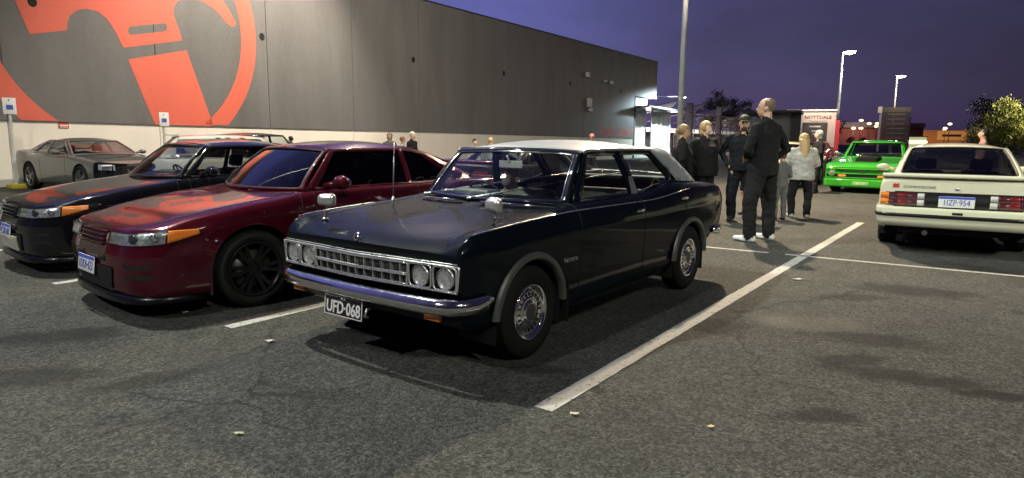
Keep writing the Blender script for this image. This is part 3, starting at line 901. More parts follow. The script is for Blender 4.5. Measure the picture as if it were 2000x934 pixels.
    rec.grid(lambda u, v: V3((fx(u) - .004, u, .545 + .146 * v)), [-.812 + 1.624 * i / 20 for i in range(21)], [0, 1])
    rec.build('grille_recess', SHUT, root)
    bar(-.818, .692, .818, .692, .007, n=20); bar(-.800, .543, .800, .543, .007, n=20); bar(.818, .692, .800, .543, .007); bar(-.818, .692, -.800, .543, .007)
    bar(-.80, .706, .80, .706, .0035, n=20, off=.012)
    ch.build('grille_surround', ALU, root)
    gr = MB()
    for z in (.680, .553): bar(-.435, z, .435, z, .007, mb=gr, n=20)
    for z in (.609, .619): bar(-.435, z, .435, z, .006, .022, mb=gr, n=20)
    for s in (-1, 1): bar(s * .435, .680, s * .425, .553, .007, mb=gr)
    gr.build('grille_frame', ALU, root)
    for k in range(11):
        y = -.375 + .075 * k
        f = MB()
        f.box((fx(y) + .012, y, .617), (.022, .005, .118)); f.build('grille_fin', ALU, root)
    ms = MB()
    for k in range(44):
        y = -.43 + .02 * k
        ms.tube([(fx(y) + .002, y, .556), (fx(y) + .002, y + .0, .678)], .0022, 4)
    for k in range(9):
        z = .560 + .014 * k
        ms.tube([(fx(y) + .002, y, z) for y in [-.43 + .86 * i / 12 for i in range(13)]], .0022, 4)
    ms.build('grille_mesh', mat('dull_grille', (.12, .12, .12), .4, .8), root)
    for s in (1, -1):
        for yc in (.526, .712):
            y = s * yc; x = fx(y)
            b = MB()
            loop = rpoly([(y - .086, .686), (y + .086, .686), (y + .086 * (1 if s > 0 else .94), .550), (y - .086 * (1 if s < 0 else .94), .550)], .03, 4)
            b.tube([(fx(p[0]) + .018, p[0], p[1]) for p in loop], .0065, 6, closed=True)
            hl = b.build('headlight', ALU, root)
            rf = MB(); rf.lathe([(.060, .012), (.052, .006), (.034, .001), (.0, -.002)], (x, y, .617), 'X', 24); rf.build('reflector', mat('lamp_bowl', (.60, .59, .56), .28, .4, noise_=(26, .4)), hl)
            ln = MB(); ln.lathe([(.060, .010), (.056, .020), (.040, .029), (.02, .033), (.0, .034)], (x, y, .617), 'X', 24); ln.build('lens', LENS, hl)
            rg = MB(); rg.lathe([(.058, .008), (.0605, .017), (.065, .015), (.066, .0)], (x, y, .617), 'X', 24); rg.build('lamp_ring', STEEL, hl)
    # bumper
    path = [(1.66, .838), (1.72, .850), (1.78, .856), (1.87, .850), (1.95, .826), (2.01, .77), (2.04, .68), (2.055, .5), (2.066, .25), (2.07, 0)]
    path = [V3((x, y, 0)) for x, y in path] + [V3((x, -y, 0)) for x, y in path[-2::-1]]
    path = path[1:-1]
    prof = [(-.02, .049), (.0, .047), (.018, .038), (.030, .019), (.034, .0), (.030, -.020), (.016, -.041), (.0, -.049), (-.02, -.047)]
    vs = []; fs = []
    for i, p in enumerate(path):
        a = path[max(0, i - 1)]; b = path[min(len(path) - 1, i + 1)]
        t = (b - a).normalized(); n = V3((-t.y, t.x, 0)) * -1
        if n.dot(V3((p.x - 1.2, p.y, 0))) < 0: n = -n
        k = 1.0 if 1 < i < len(path) - 2 else (.45 if i in (0, len(path) - 1) else .85)
        zc = .462 + (.012 if i in (0, 1, len(path) - 1, len(path) - 2) else 0)
        for o, z in prof: vs.append(p + n * o * k + V3((0, 0, zc + z * k)))
    m = len(prof)
    for i in range(len(path) - 1):
        for q in range(m - 1): fs.append((i * m + q, (i + 1) * m + q, (i + 1) * m + q + 1, i * m + q + 1))
    bm_ = MB(); bm_.add(vs, fs, 0, True)
    bo = bm_.build('front_bumper', CHROME, root); solid(bo, .006, -1)
    rb = MB(); rb.v = [(-p[0] * 1.0 - .18, p[1] * .97, p[2] + .03) for p in vs]; rb.f = [f[::-1] for f in fs]; rb.m = [0] * len(fs); rb.sm = [True] * len(fs)
    solid(rb.build('rear_bumper', CHROME, root), .006, -1)
    va = MB()     # valance under the bumper
    va.grid(lambda u, v: V3((1.985 - .03 * abs(u) ** 2 - .10 * v * v - .05 * max(0, abs(u) - .6), u * .80, .44 - .145 * v)), [-1 + 2 * i / 24 for i in range(25)], [0, .25, .5, .75, 1])
    solid(va.build('valance', paint, root), .01, -1)
    for s in (1, -1):
        i_ = MB(); i_.rbox((1.992, s * .63, .385), (.03, .125, .044), .008); i_.build('indicator', AMBER, root)
    # plate
    black = mat('plate_black', (.012, .012, .012), .35); white = mat('plate_white', (.85, .82, .81), .4)
    M = frame_m((2.062, -.085, .342), (0, 1, 0), (-.10, 0, 1))
    c.plate(M, 'UFD·068', .372, .134, black, white, white, None, 'W.A.', .112, sx=.80)
    tow = MB(); tow.tube([(1.98, .10, .36), (2.03, .10, .345), (2.05, .10, .31), (2.02, .10, .295)], .010, 8); tow.build('tow_hook', STEEL, root)
    # bonnet badge, small script on the wing
    bd = MB(); bd.lathe([(.030, .004), (.027, .009), (.0, .012)], (0, 0, 0), 'Z', 24)
    Mb = Matrix.Translation((1.992, -.02, .792)) @ Euler((0, R(62), 0)).to_matrix().to_4x4()
    bd.v = [tuple(Mb @ V3(p)) for p in bd.v]
    badge = bd.build('bonnet_badge', CHROME, root)
    g2 = MB()
    for (a, b, cc) in (((-.016, -.012, .013), (.016, .010, .013), .004), ((-.012, .012, .013), (.014, .002, .013), .003)): g2.tube([a, b], cc, 5)
    g2.v = [tuple(Mb @ V3(p)) for p in g2.v]; g2.build('badge_emblem', SHUT, badge)
    text('Ventora', .055, 'wing_script', CHROME, root, frame_m((.85, .8445, .590), (-1, 0, 0), (0, 0, 1)), .002)
    # wing mirrors
    for (x, y, r) in ((1.57, .735, 0), (1.79, -.60, 1)):
        zb = .868 if y > 0 else .836
        m_ = MB(); m_.lathe([(.026, 0), (.022, .008), (.010, .014)], (x, y, zb), 'Z', 16)
        m_.tube([(x, y, zb + .01), (x - .015, y, zb + .05), (x - .02, y, zb + .095)], [.011, .008, .008], 8)
        m_.ell((x - .02, y, zb + .06), (.014, .014, .010))
        mo = m_.build('wing_mirror', CHROME, root)
        hd = MB(); hd.rbox((.022, 0, 0), (.062, .135, .092), .030, n=5)
        hd.v = [(p[0], p[1] * (1 - .9 * max(0, p[0])), p[2] * (1 - 2.2 * max(0, p[0]) + .9 * p[1])) for p in hd.v]
        yaw = -.25 if y > 0 else .45
        MM = Matrix.Translation((x - .03, y, zb + .135)) @ Matrix.Rotation(yaw, 4, 'Z') @ Matrix.Rotation(-.06, 4, 'Y')
        hd.v = [tuple(MM @ V3(p)) for p in hd.v]; hd.build('mirror_shell', ALU, mo)
        gl = MB(); gl.lathe([(.056, -.004), (.0, -.004)], (0, 0, 0), 'X', 20); gl.v = [(p[0] - .006, p[1] * 1.02, p[2] * .68) for p in gl.v]
        gl.v = [tuple(MM @ V3(p)) for p in gl.v]; gl.build('mirror_face', MIRRORM, mo)
    # wipers, scuttle grilles, aerial, handles, keyhole
    for pts in ([(.75, -.64, .955), None, (-.50, .185), (-.08, .165)], [(.86, -.08, .955), None, (.04, .18), (.60, .14)]):
        base = V3(pts[0]); q1 = c.ws(pts[2][0], pts[2][1], .020); q2 = c.ws(pts[3][0], pts[3][1], .014)
        w = MB(); w.tube([base, base.lerp(q1, .5) + V3((0, 0, .012)), q1], [.008, .007, .006], 6); w.ell(base, (.014, .014, .012))
        wo = w.build('wiper', ALU, root)
        b = MB(); q0 = c.ws(pts[2][0] - .16, pts[2][1] + .015, .012); b.tube([q0, q1, q2, c.ws(pts[3][0] + .10, pts[3][1] - .03, .012)], .0075, 5); b.build('wiper_blade', ALU, wo)
    for s in (1, -1):
        sc = MB()
        for dx in (0, .022):
            sc.tube([(.935 - dx, s * .10, .945), (.915 - dx, s * .30, .944), (.885 - dx, s * .52, .941)], .006, 5)
        sc.build('scuttle_trim', CHROME, root)
    for s in (1, -1):
        sb = MB(); sb.grid(lambda u, v: V3((.945 - .06 * v - .045 * u * u, s * (.09 + .46 * u), .937 + .003 * v)), [0, .25, .5, .75, 1], [0, 1])
        sb.build('scuttle_grille', SHUT, root)
    an = MB(); an.lathe([(.020, 0), (.014, .012), (.006, .03)], (1.02, -.735, .915), 'Z', 12); an.tube([(1.02, -.735, .93), (1.005, -.742, 1.15), (.985, -.75, 1.37)], [.006, .0045, .003], 6)
    an.build('aerial', STEEL, root)
    for x0 in (-.20, -1.09):
        for s in (1, -1):
            h = MB(); zz = .842 if x0 > -.5 else .885; yy = .838 if x0 > -.5 else .842
            h.rbox((x0, s * (yy + .012), zz), (.13, .012, .020), .005); h.rbox((x0 - .05, s * (yy + .004), zz - .004), (.03, .018, .03), .006)
            h.build('door_handle', CHROME, c.objs.get('*front_door' + ('L' if s > 0 else 'R')) if x0 > -.5 else c.objs.get('*rear_door' + ('L' if s > 0 else 'R')))
    for x in (.86, -1.62):
        for s in (1, -1):
            f = MB(); f.rbox((x, s * .74, .285), (.012, .20, .27), .005); f.build('mud_flap', RUBBER, root)
    seat = mat('grey_green_seat', (.20, .23, .19), .6, noise_=(14, .2))
    c.cabin(.72, -1.25, .66, .26, .945, ((.0, 1), (.0, -1)), -.80, -1, seat_m=seat, dash_m=mat('green_grey_dash', (.09, .105, .10), .5, noise_=(12, .2)), back_h=.50, headrest=False)
    c.rear_mirror((.43, .0, 1.205), mat('mirror_back_grey', (.62, .63, .61), .35))
    ut = MB()
    for y in (-.36, .36): ut.box((0.2, y, .24), (3.0, .06, .06))
    ut.box((1.30, 0, .26), (.1, 1.25, .08)); ut.tube([(-1.295, -.62, .30), (-1.295, .62, .30)], .035, 8); ut.ell((-1.295, 0, .30), (.14, .12, .12)); ut.rbox((1.2, 0, .34), (.6, .4, .3), .05)
    ut.build('chassis', LINER, root)
    dk = mat('dark_steel_wheel', (.03, .03, .03), .5, .3)
    for x, st in ((1.295, .02), (-1.295, 0)):
        for s in (1, -1): c.wheel(x, s * .745, .302, .185, rim_saloon, .178, (CHROME, dk), st)
    # tail lamps (far side of the car)
    for s in (1, -1):
        t = MB(); t.rbox((-2.265, s * .58, .77), (.03, .30, .12), .01); t.build('tail_light', REDLENS, root)
    return root
saloon_car = saloon()
# ------------------------------------------------------------------ two late eighties coupes of the same shape
def rim_spoke(n=6, double=True, dish=.05):
    def f(o, rr, w, ms):
        m, lip = ms
        r = MB()
        r.lathe([(rr + .006, w * .40), (rr + .010, w * .47), (rr - .002, w * .485), (rr - .014, w * .44), (rr - .020, w * .30), (rr - .022, -w * .40)], n=40)
        ro = r.build('rim', lip, o)
        d = MB(); d.lathe([(rr - .05, w * .02), (.05, w * .02)], n=28); d.lathe([(rr - .05, w * .02), (rr - .05, w * .0)], n=28); d.build('brake_disc', mat('brake_disc', (.16, .15, .14), .4, .8), ro)
        for k in range(n):
            a0 = 2 * math.pi * k / n
            s = MB()
            for da in ((-.16, .16) if double else (0,)):
                a = a0 + da
                c1 = V3((math.cos(a0 + da * .9), 0, math.sin(a0 + da * .9))); c2 = V3((math.cos(a), 0, math.sin(a)))
                tn = V3((-math.sin(a), 0, math.cos(a)))
                p = []
                for rad, hw, y0, y1 in ((.045, .020, w * .40 - dish, w * .44 - dish * .6), (rr * .55, .014, w * .38 - dish * .5, w * .44 - dish * .3), (rr - .018, .016, w * .34, w * .44)):
                    for sgn in (-1, 1):
                        for y in (y0, y1): p.append(c2 * rad + tn * hw * sgn + V3((0, y, 0)))
                for i in range(2):
                    b = i * 4
                    s.add(p[b:b + 8], [(0, 1, 5, 4), (2, 6, 7, 3), (1, 3, 7, 5), (0, 4, 6, 2)], 0, False)
            s.build('spoke', m, ro)
        h = MB(); h.lathe([(.062, w * .36 - dish), (.060, w * .46 - dish), (.048, w * .48 - dish), (.03, w * .46 - dish), (0, w * .46 - dish)], n=24)
        for k in range(5):
            a = 2 * math.pi * k / 5; h.ell((.046 * math.cos(a), w * .475 - dish, .046 * math.sin(a)), (.007, .008, .007), nu=8, nv=5)
        h.build('hub', m, ro)
    return f
def outset(p, d, c=(1.0, 0)):
    v = V3((p.x - c[0], p.y - c[1], 0))
    return p + (v.normalized() * d if v.length > 1e-6 else V3((d, 0, 0)))

def coupe(paint, pose, label, ws_glass, side_glass, plate, cooler=False, lip_m=None, wing=True, seat_m=None):
    root = thing('parked_car', label, 'car', (pose[0], pose[1], 0), R(pose[2]))
    c = CarB(root, paint)
    YB = (.74, .80, .825, .832, .83, .81, .77, .62, .31, 0)
    def row(x, zs, w=.832):
        k = w / .832
        return [(x, y * k, z) for y, z in zip(YB, zs)]
    ts = [2.235, 2.19, 2.10, 1.97, 1.80, 1.60, 1.3075, 1.0, .74, .3, -.4, -.9, -1.3075, -1.7, -2.05, -2.22, -2.28]
    rows = [
        [(2.10, .30, .17), (2.20, .30, .19), (2.238, .30, .33), (2.248, .30, .50), (2.220, .30, .585), (2.195, .30, .66), (2.178, .29, .692), (2.165, .22, .702), (2.16, .12, .708), (2.16, 0, .71)],
        [(2.075, .54, .17), (2.172, .555, .19), (2.213, .56, .33), (2.225, .56, .50), (2.197, .56, .585), (2.175, .555, .662), (2.155, .54, .697), (2.138, .44, .712), (2.122, .22, .721), (2.12, 0, .723)],
        [(2.00, .69, .17), (2.085, .715, .19), (2.122, .725, .33), (2.134, .728, .50), (2.110, .724, .59), (2.088, .712, .668), (2.070, .69, .706), (2.045, .56, .732), (2.022, .28, .742), (2.02, 0, .744)],
        [(1.89, .745, .17), (1.945, .785, .19), (1.975, .80, .33), (1.985, .806, .50), (1.97, .803, .60), (1.955, .792, .685), (1.93, .735, .732), (1.90, .60, .760), (1.885, .30, .770), (1.88, 0, .772)],
        row(1.80, (.17, .19, .33, .50, .63, .708, .762, .786, .798, .800)),
        row(1.60, (.16, .18, .33, .50, .67, .752, .800, .822, .832, .834), .862),
        row(1.3075, (.15, .17, .33, .50, .70, .805, .850, .868, .876, .878), .875),
        row(1.0, (.15, .17, .33, .50, .705, .836, .886, .905, .914, .916), .856),
        row(.74, (.15, .17, .33, .50, .71, .855, .918, .940, .948, .950), .838),
        row(.3, (.15, .17, .33, .50, .72, .870, .935, .955, .957, .957), .836),
        row(-.4, (.15, .17, .33, .50, .72, .875, .940, .960, .962, .962), .840),
        row(-.9, (.15, .17, .33, .50, .73, .885, .950, .972, .976, .976), .856),
        row(-1.3075, (.16, .18, .33, .50, .735, .890, .960, .985, .990, .990), .872),
        row(-1.7, (.18, .20, .34, .50, .74, .885, .955, .976, .982, .984), .852),
        row(-2.05, (.20, .22, .35, .50, .74, .88, .945, .958, .963, .965), .812),
        row(-2.22, (.22, .25, .36, .50, .74, .875, .935, .945, .948, .950), .765),
        row(-2.28, (.26, .30, .38, .52, .72, .84, .885, .90, .905, .905), .70),
    ]
    W = [(1.3075, .32, .372), (-1.3075, .32, .372)]
    panels = [
        ('bonnet', lambda x, q, j: .80 < x < 2.14 and j > 6.6 and x < 2.19 - .0),
        ('*door', lambda x, q, j: -.52 < x < .70 and 1.0 < j < 6.9),
        ('boot_lid', lambda x, q, j: -2.2 < x < -1.5 and j > 7.0),
    ]
    c.body(ts, rows, {3}, W, panels, lambda x, q, j: -1.38 < x < .55 and j > 7.0, stations=(.80, .70, -.52, -1.5, .55, -1.38, 2.14), step=.05)
    rn = lambda a, b, n=14: [a + (b - a) * i / n for i in range(n + 1)]
    c.gaps([[(.70, j / 4) for j in range(4, 28)], [(-.52, j / 4) for j in range(4, 28)], [(x, 6.6) for x in rn(2.14, .80, 24)], [(x, 1.05) for x in rn(.70, -.52)],
            [(.84, 1.2 + k * .35) for k in range(14)]], .0036)
    # body-side groove already follows the crease; bumper to wing joint
    c.gaps([[(x, 3.95) for x in rn(1.96, 1.66, 6)]], .003)
    g = dict(yb=.735, zb=.945, yr=.565, zr=1.30, taper=.012, xc=.0, crown=.052, rail=.004, paint=paint,
             side=rpoly([(.76, .93), (-.60, .945), (-1.46, .965), (-.68, 1.30), (.375, 1.292)], [0, 0, 0, .22, .05], 6),
             wins=[rpoly([(.63, .955), (-.435, .958), (-.435, 1.272), (.345, 1.268)], [.02, .02, .04, .04]),
                   rpoly([(-.485, .958), (-1.08, .975), (-.72, 1.235), (-.60, 1.268), (-.485, 1.272)], [.03, .06, .10, .05, .02])],
             glass=[side_glass, side_glass],
             ws=dict(b=(.76, .935), bc=(.98, .93), t=(.385, 1.292), tc=(.47, 1.315), m=(.05, .06, .035), glass=ws_glass, bow=.022, seal=SEAL, seal_r=.008),
             rw=dict(b=(-1.46, .965), bc=(-1.58, .97), t=(-.64, 1.292), tc=(-.70, 1.322), m=(.12, .08, .08), glass=GLASS_TINT, bow=.03))
    c.house(g)
    for sd in (1, -1):
        P = lambda x, z, o=.008: V3((x, sd * (c.ys(x, z) + o), z))
        t = MB(); t.tube([P(.66, .95), P(-.44, .95), P(-1.08, .968)], .008, 6); t.build('window_seal', SEAL, root)
        t = MB(); t.tube([P(.70, .955), P(.36, 1.279), P(.2, 1.287), P(-.5, 1.284), P(-.72, 1.248), P(-1.10, .975)], .007, 6); t.build('roof_gutter', SEAL, root)
    # nose: lamps follow the skin
    def patch(mb, t0, t1, j0, j1, sd, off, nt_=8, nj=4, jt=None, smooth=True):
        def fn(u, v):
            t = t0 + (t1 - t0) * u
            ja, jb = (j0, j1) if jt is None else (j0 + (jt[0] - j0) * u, j1 + (jt[1] - j1) * u)
            p = outset(c.gridpt(t, ja + (jb - ja) * v), off)
            return V3((p.x, sd * p.y, p.z))
        mb.grid(fn, [i / nt_ for i in range(nt_ + 1)], [i / nj for i in range(nj + 1)], 0, smooth)
        return mb
    refl = mat('lamp_reflector', (.50, .50, .49), .22, .55, noise_=(32, .5)); lampd = mat('lamp_dark', (.02, .02, .022), .3, .3)
    for sd in (1, -1):
        b = MB(); patch(b, 2.228, 1.985, 4.05, 5.20, sd, .008, 40, 6); hl = b.build('headlight', refl, root)
        d = MB(); patch(d, 2.232, 1.975, 5.20, 5.45, sd, .008, 40, 2); d.build('lamp_shadow_strip', lampd, hl)
        for t_, r_ in ((2.150, .040), (2.055, .032)):
            q = outset(c.gridpt(t_, 4.62), .009); q = V3((q.x, sd * q.y, q.z))
            dr = V3((q.x - 1.0, q.y, 0)).normalized(); Mx = dr.to_track_quat('X', 'Z').to_matrix().to_4x4(); Mx.translation = q
            l = MB(); l.lathe([(r_, .004), (r_ * .9, .010), (r_ * .5, .012), (0, .006)], (0, 0, 0), 'X', 18); l.v = [tuple(Mx @ V3(p)) for p in l.v]; l.build('projector', CHROME if r_ < .035 else mat('projector_grey', (.06, .06, .065), .2, .5, coat=1.0), hl)
        l = MB(); patch(l, 2.234, 1.978, 4.02, 5.24, sd, .019, 40, 5); solid(l.build('lens', LENS, hl), .004, 0)
        a = MB(); patch(a, 1.970, 1.74, 4.05, 5.20, sd, .012, 24, 5, jt=(4.25, 4.75)); solid(a.build('indicator', AMBER, root), .006, 0)
        for j0, j1 in ((1.98, 2.20), (2.46, 2.68)):
            s_ = MB(); patch(s_, 2.185, 2.06, j0, j1, sd, .002, 5, 1); s_.build('bumper_slot', SHUT, root)
        r_ = MB(); q0 = c.gridpt(.86, 4.15); r_.rbox((.86, sd * (q0.y + .004), q0.z), (.06, .012, .022), .005); r_.build('side_repeater', AMBER, root)
    # grille bars in body colour
    b = MB(); b.add([(2.236, -.262, .556), (2.236, .262, .556), (2.196, .262, .672), (2.196, -.262, .672)], [(0, 1, 2, 3)]); b.build('grille_recess', SHUT, root)
    for z, xx in ((.575, 2.238), (.607, 2.226), (.639, 2.212), (.668, 2.198)):
        b = MB(); b.rbox((xx, 0, z), (.028, .53, .013), .005); b.build('grille_bar', paint, root)
    # lower opening, plate, slots
    b = MB(); pts = rpoly([(-.42, .405), (.42, .405), (.34, .215), (-.34, .215)], .03, 3)
    def nose_x(y): return 2.254 if abs(y) < .30 else 2.254 - (abs(y) - .30) * .10
    sheet(b, pts, [], lambda y, z: V3((nose_x(y) - .02 * max(0, (.33 - z)) / .1, y, z)), .08); b.build('bumper_opening', SHUT, root)
    if cooler:
        for k in range(8):
            q = MB(); q.box((2.268 - .004 * k, 0, .372 - k * .020), (.012, .66 - .012 * k, .009)); q.build('cooler_fin', mat('alloy_fin', (.75, .70, .58), .45, .3), root)
    for y in (.235, -.235):
        q = MB(); q.rbox((2.250, y, .462), (.016, .12, .045), .006); q.build('bumper_slot', SHUT, root)
    lp = MB()
    path = [(1.72, .80), (1.86, .80), (1.985, .775), (2.11, .71), (2.205, .55), (2.238, .30), (2.243, 0)]
    path = path + [(x, -y) for x, y in path[-2::-1]]
    for x, y in path: lp.add([], [])
    vs = []
    for i, (x, y) in enumerate(path):
        o = V3((x - 1.2, y, 0)).normalized()
        for d, z in ((-.07, .19), (-.012, .19), (.0, .165), (.004, .135), (-.04, .125)): vs.append(V3((x, y, z)) + o * d)
    lp.add(vs, [(i * 5 + q, (i + 1) * 5 + q, (i + 1) * 5 + q + 1, i * 5 + q + 1) for i in range(len(path) - 1) for q in range(4)], 0, True)
    solid(lp.build('front_lip', lip_m or mat('gloss_black_lip', (.005, .005, .006), .3, spec=.25, coat=.25), root), .006, 0)
    py, pz = plate[1]
    M = frame_m((2.272, py, pz), (0, 1, 0), (-.12, 0, 1))
    c.plate(M, plate[0], .372, .134, mat('plate_white_bg', (.70, .71, .72), .35), mat('plate_blue_text', (.05, .06, .28), .4), None, mat('plate_blue_band', (.07, .09, .50), .35), None, .10, sx=.82)
    # mirrors, handle, wipers, wing
    for sd in (1, -1):
        m_ = MB(); m_.ell((.50, sd * .925, 1.005), (.075, .115, .065), rot=(0, 0, sd * -.25)); m_.tube([(.54, sd * .74, .965), (.52, sd * .86, .985)], [.035, .028], 8); mo = m_.build('door_mirror', paint, root)
        f = MB(); f.ell((.452, sd * .93, 1.005), (.035, .095, .05), rot=(0, 0, sd * -.25)); f.build('mirror_face', MIRRORM, mo)
        h = MB(); yy = c.yat(-.40, .80); h.rbox((-.40, sd * (yy + .004), .79), (.15, .012, .035), .005); h.build('door_handle', paint, c.objs['*door' + ('L' if sd > 0 else 'R')])
    for p0, q1, q2 in (((.90, -.35, .942), (-.20, .10), (.30, .05)), ((.84, .20, .945), (.42, .09), (.78, .05))):
        w = MB(); w.tube([p0, c.ws(q1[0], q1[1], .02), c.ws(q2[0], q2[1], .016)], [.007, .006, .006], 6); w.build('wiper', BLACKP, root)
    if wing:
        w = MB(); w.grid(lambda u, v: V3((-1.98 - .20 * u, (v * 2 - 1) * .76, 1.105 + .022 * math.sin(u * 3.1) - .02 * abs(v * 2 - 1) ** 4)), [i / 6 for i in range(7)], [i / 14 for i in range(15)]); wo = w.build('rear_wing', paint, root); solid(wo, .03, 0)
        for sd in (1, -1):
            q = MB(); q.rbox((-2.07, sd * .70, 1.02), (.17, .03, .16), .012); q.build('wing_stand', paint, wo)
    c.cabin(.70, -1.2, .66, .24, .93, ((.02, 1), (.02, -1)), -.70, -1, back_h=.56, seat_m=seat_m)
    c.rear_mirror((.44, 0, 1.225), BLACKP)
    ut = MB()
    for y in (-.36, .36): ut.box((0.1, y, .22), (3.2, .06, .06))
    ut.box((1.3075, 0, .26), (.1, 1.3, .08)); ut.box((-1.3075, 0, .26), (.1, 1.3, .08)); ut.rbox((1.4, 0, .34), (.9, .6, .34), .05); ut.box((0, 0, .19), (2.2, 1.3, .02))
    ut.build('chassis', LINER, root)
    rimm = mat('black_alloy', (.014, .014, .015), .35, .5)
    for x in (1.3075, -1.3075):
        for sd in (1, -1): c.wheel(x, sd * .752, .322, .235, rim_spoke(6), .222, (rimm, rimm), -.04 if x > 0 else 0)
    for sd in (1, -1):
        t = MB(); t.rbox((-2.285, sd * .48, .78), (.03, .34, .12), .02); t.build('tail_light', REDLENS, root)
    return root, c
BURG = car_paint('burgundy_pearl_paint', (.060, .004, .010), .15, .28)
BLK = car_paint('black_gloss_paint', (.006, .006, .008), .0, .22)
red_car, rc = coupe(BURG, (-1.915, 6.935, -130.8), 'burgundy two door coupe with tinted glass, between the black coupe and the saloon', glass('blue_tint_screen', (.16, .18, .28), 1.3), glass('limo_tint', (.035, .03, .04), .7), ('1DDI·423', (-.06, .385)))
# charm hanging from the mirror
ch_ = MB(); ch_.tube([(.45, .01, 1.20), (.45, .01, 1.10)], .003, 5); ch_.ell((.45, .01, 1.085), (.012, .03, .024)); ch_.tube([(.45, .01, 1.065), (.45, .01, .97)], [.006, .012], 6)
tag(ch_.build('hanging_charm', mat('charm_pale', (.55, .42, .25), .5)), 'pale charm hanging from the mirror of the burgundy coupe', 'charm').matrix_world = red_car.matrix_basis
black_car, bc = coupe(BLK, (-3.82, 8.57, -130.6), 'black two door coupe with amber lamps at the left edge', GLASS, glass('grey_side_glass', (.55, .55, .55), 1.0), ('1CXR·607', (-.02, .42)), cooler=True)
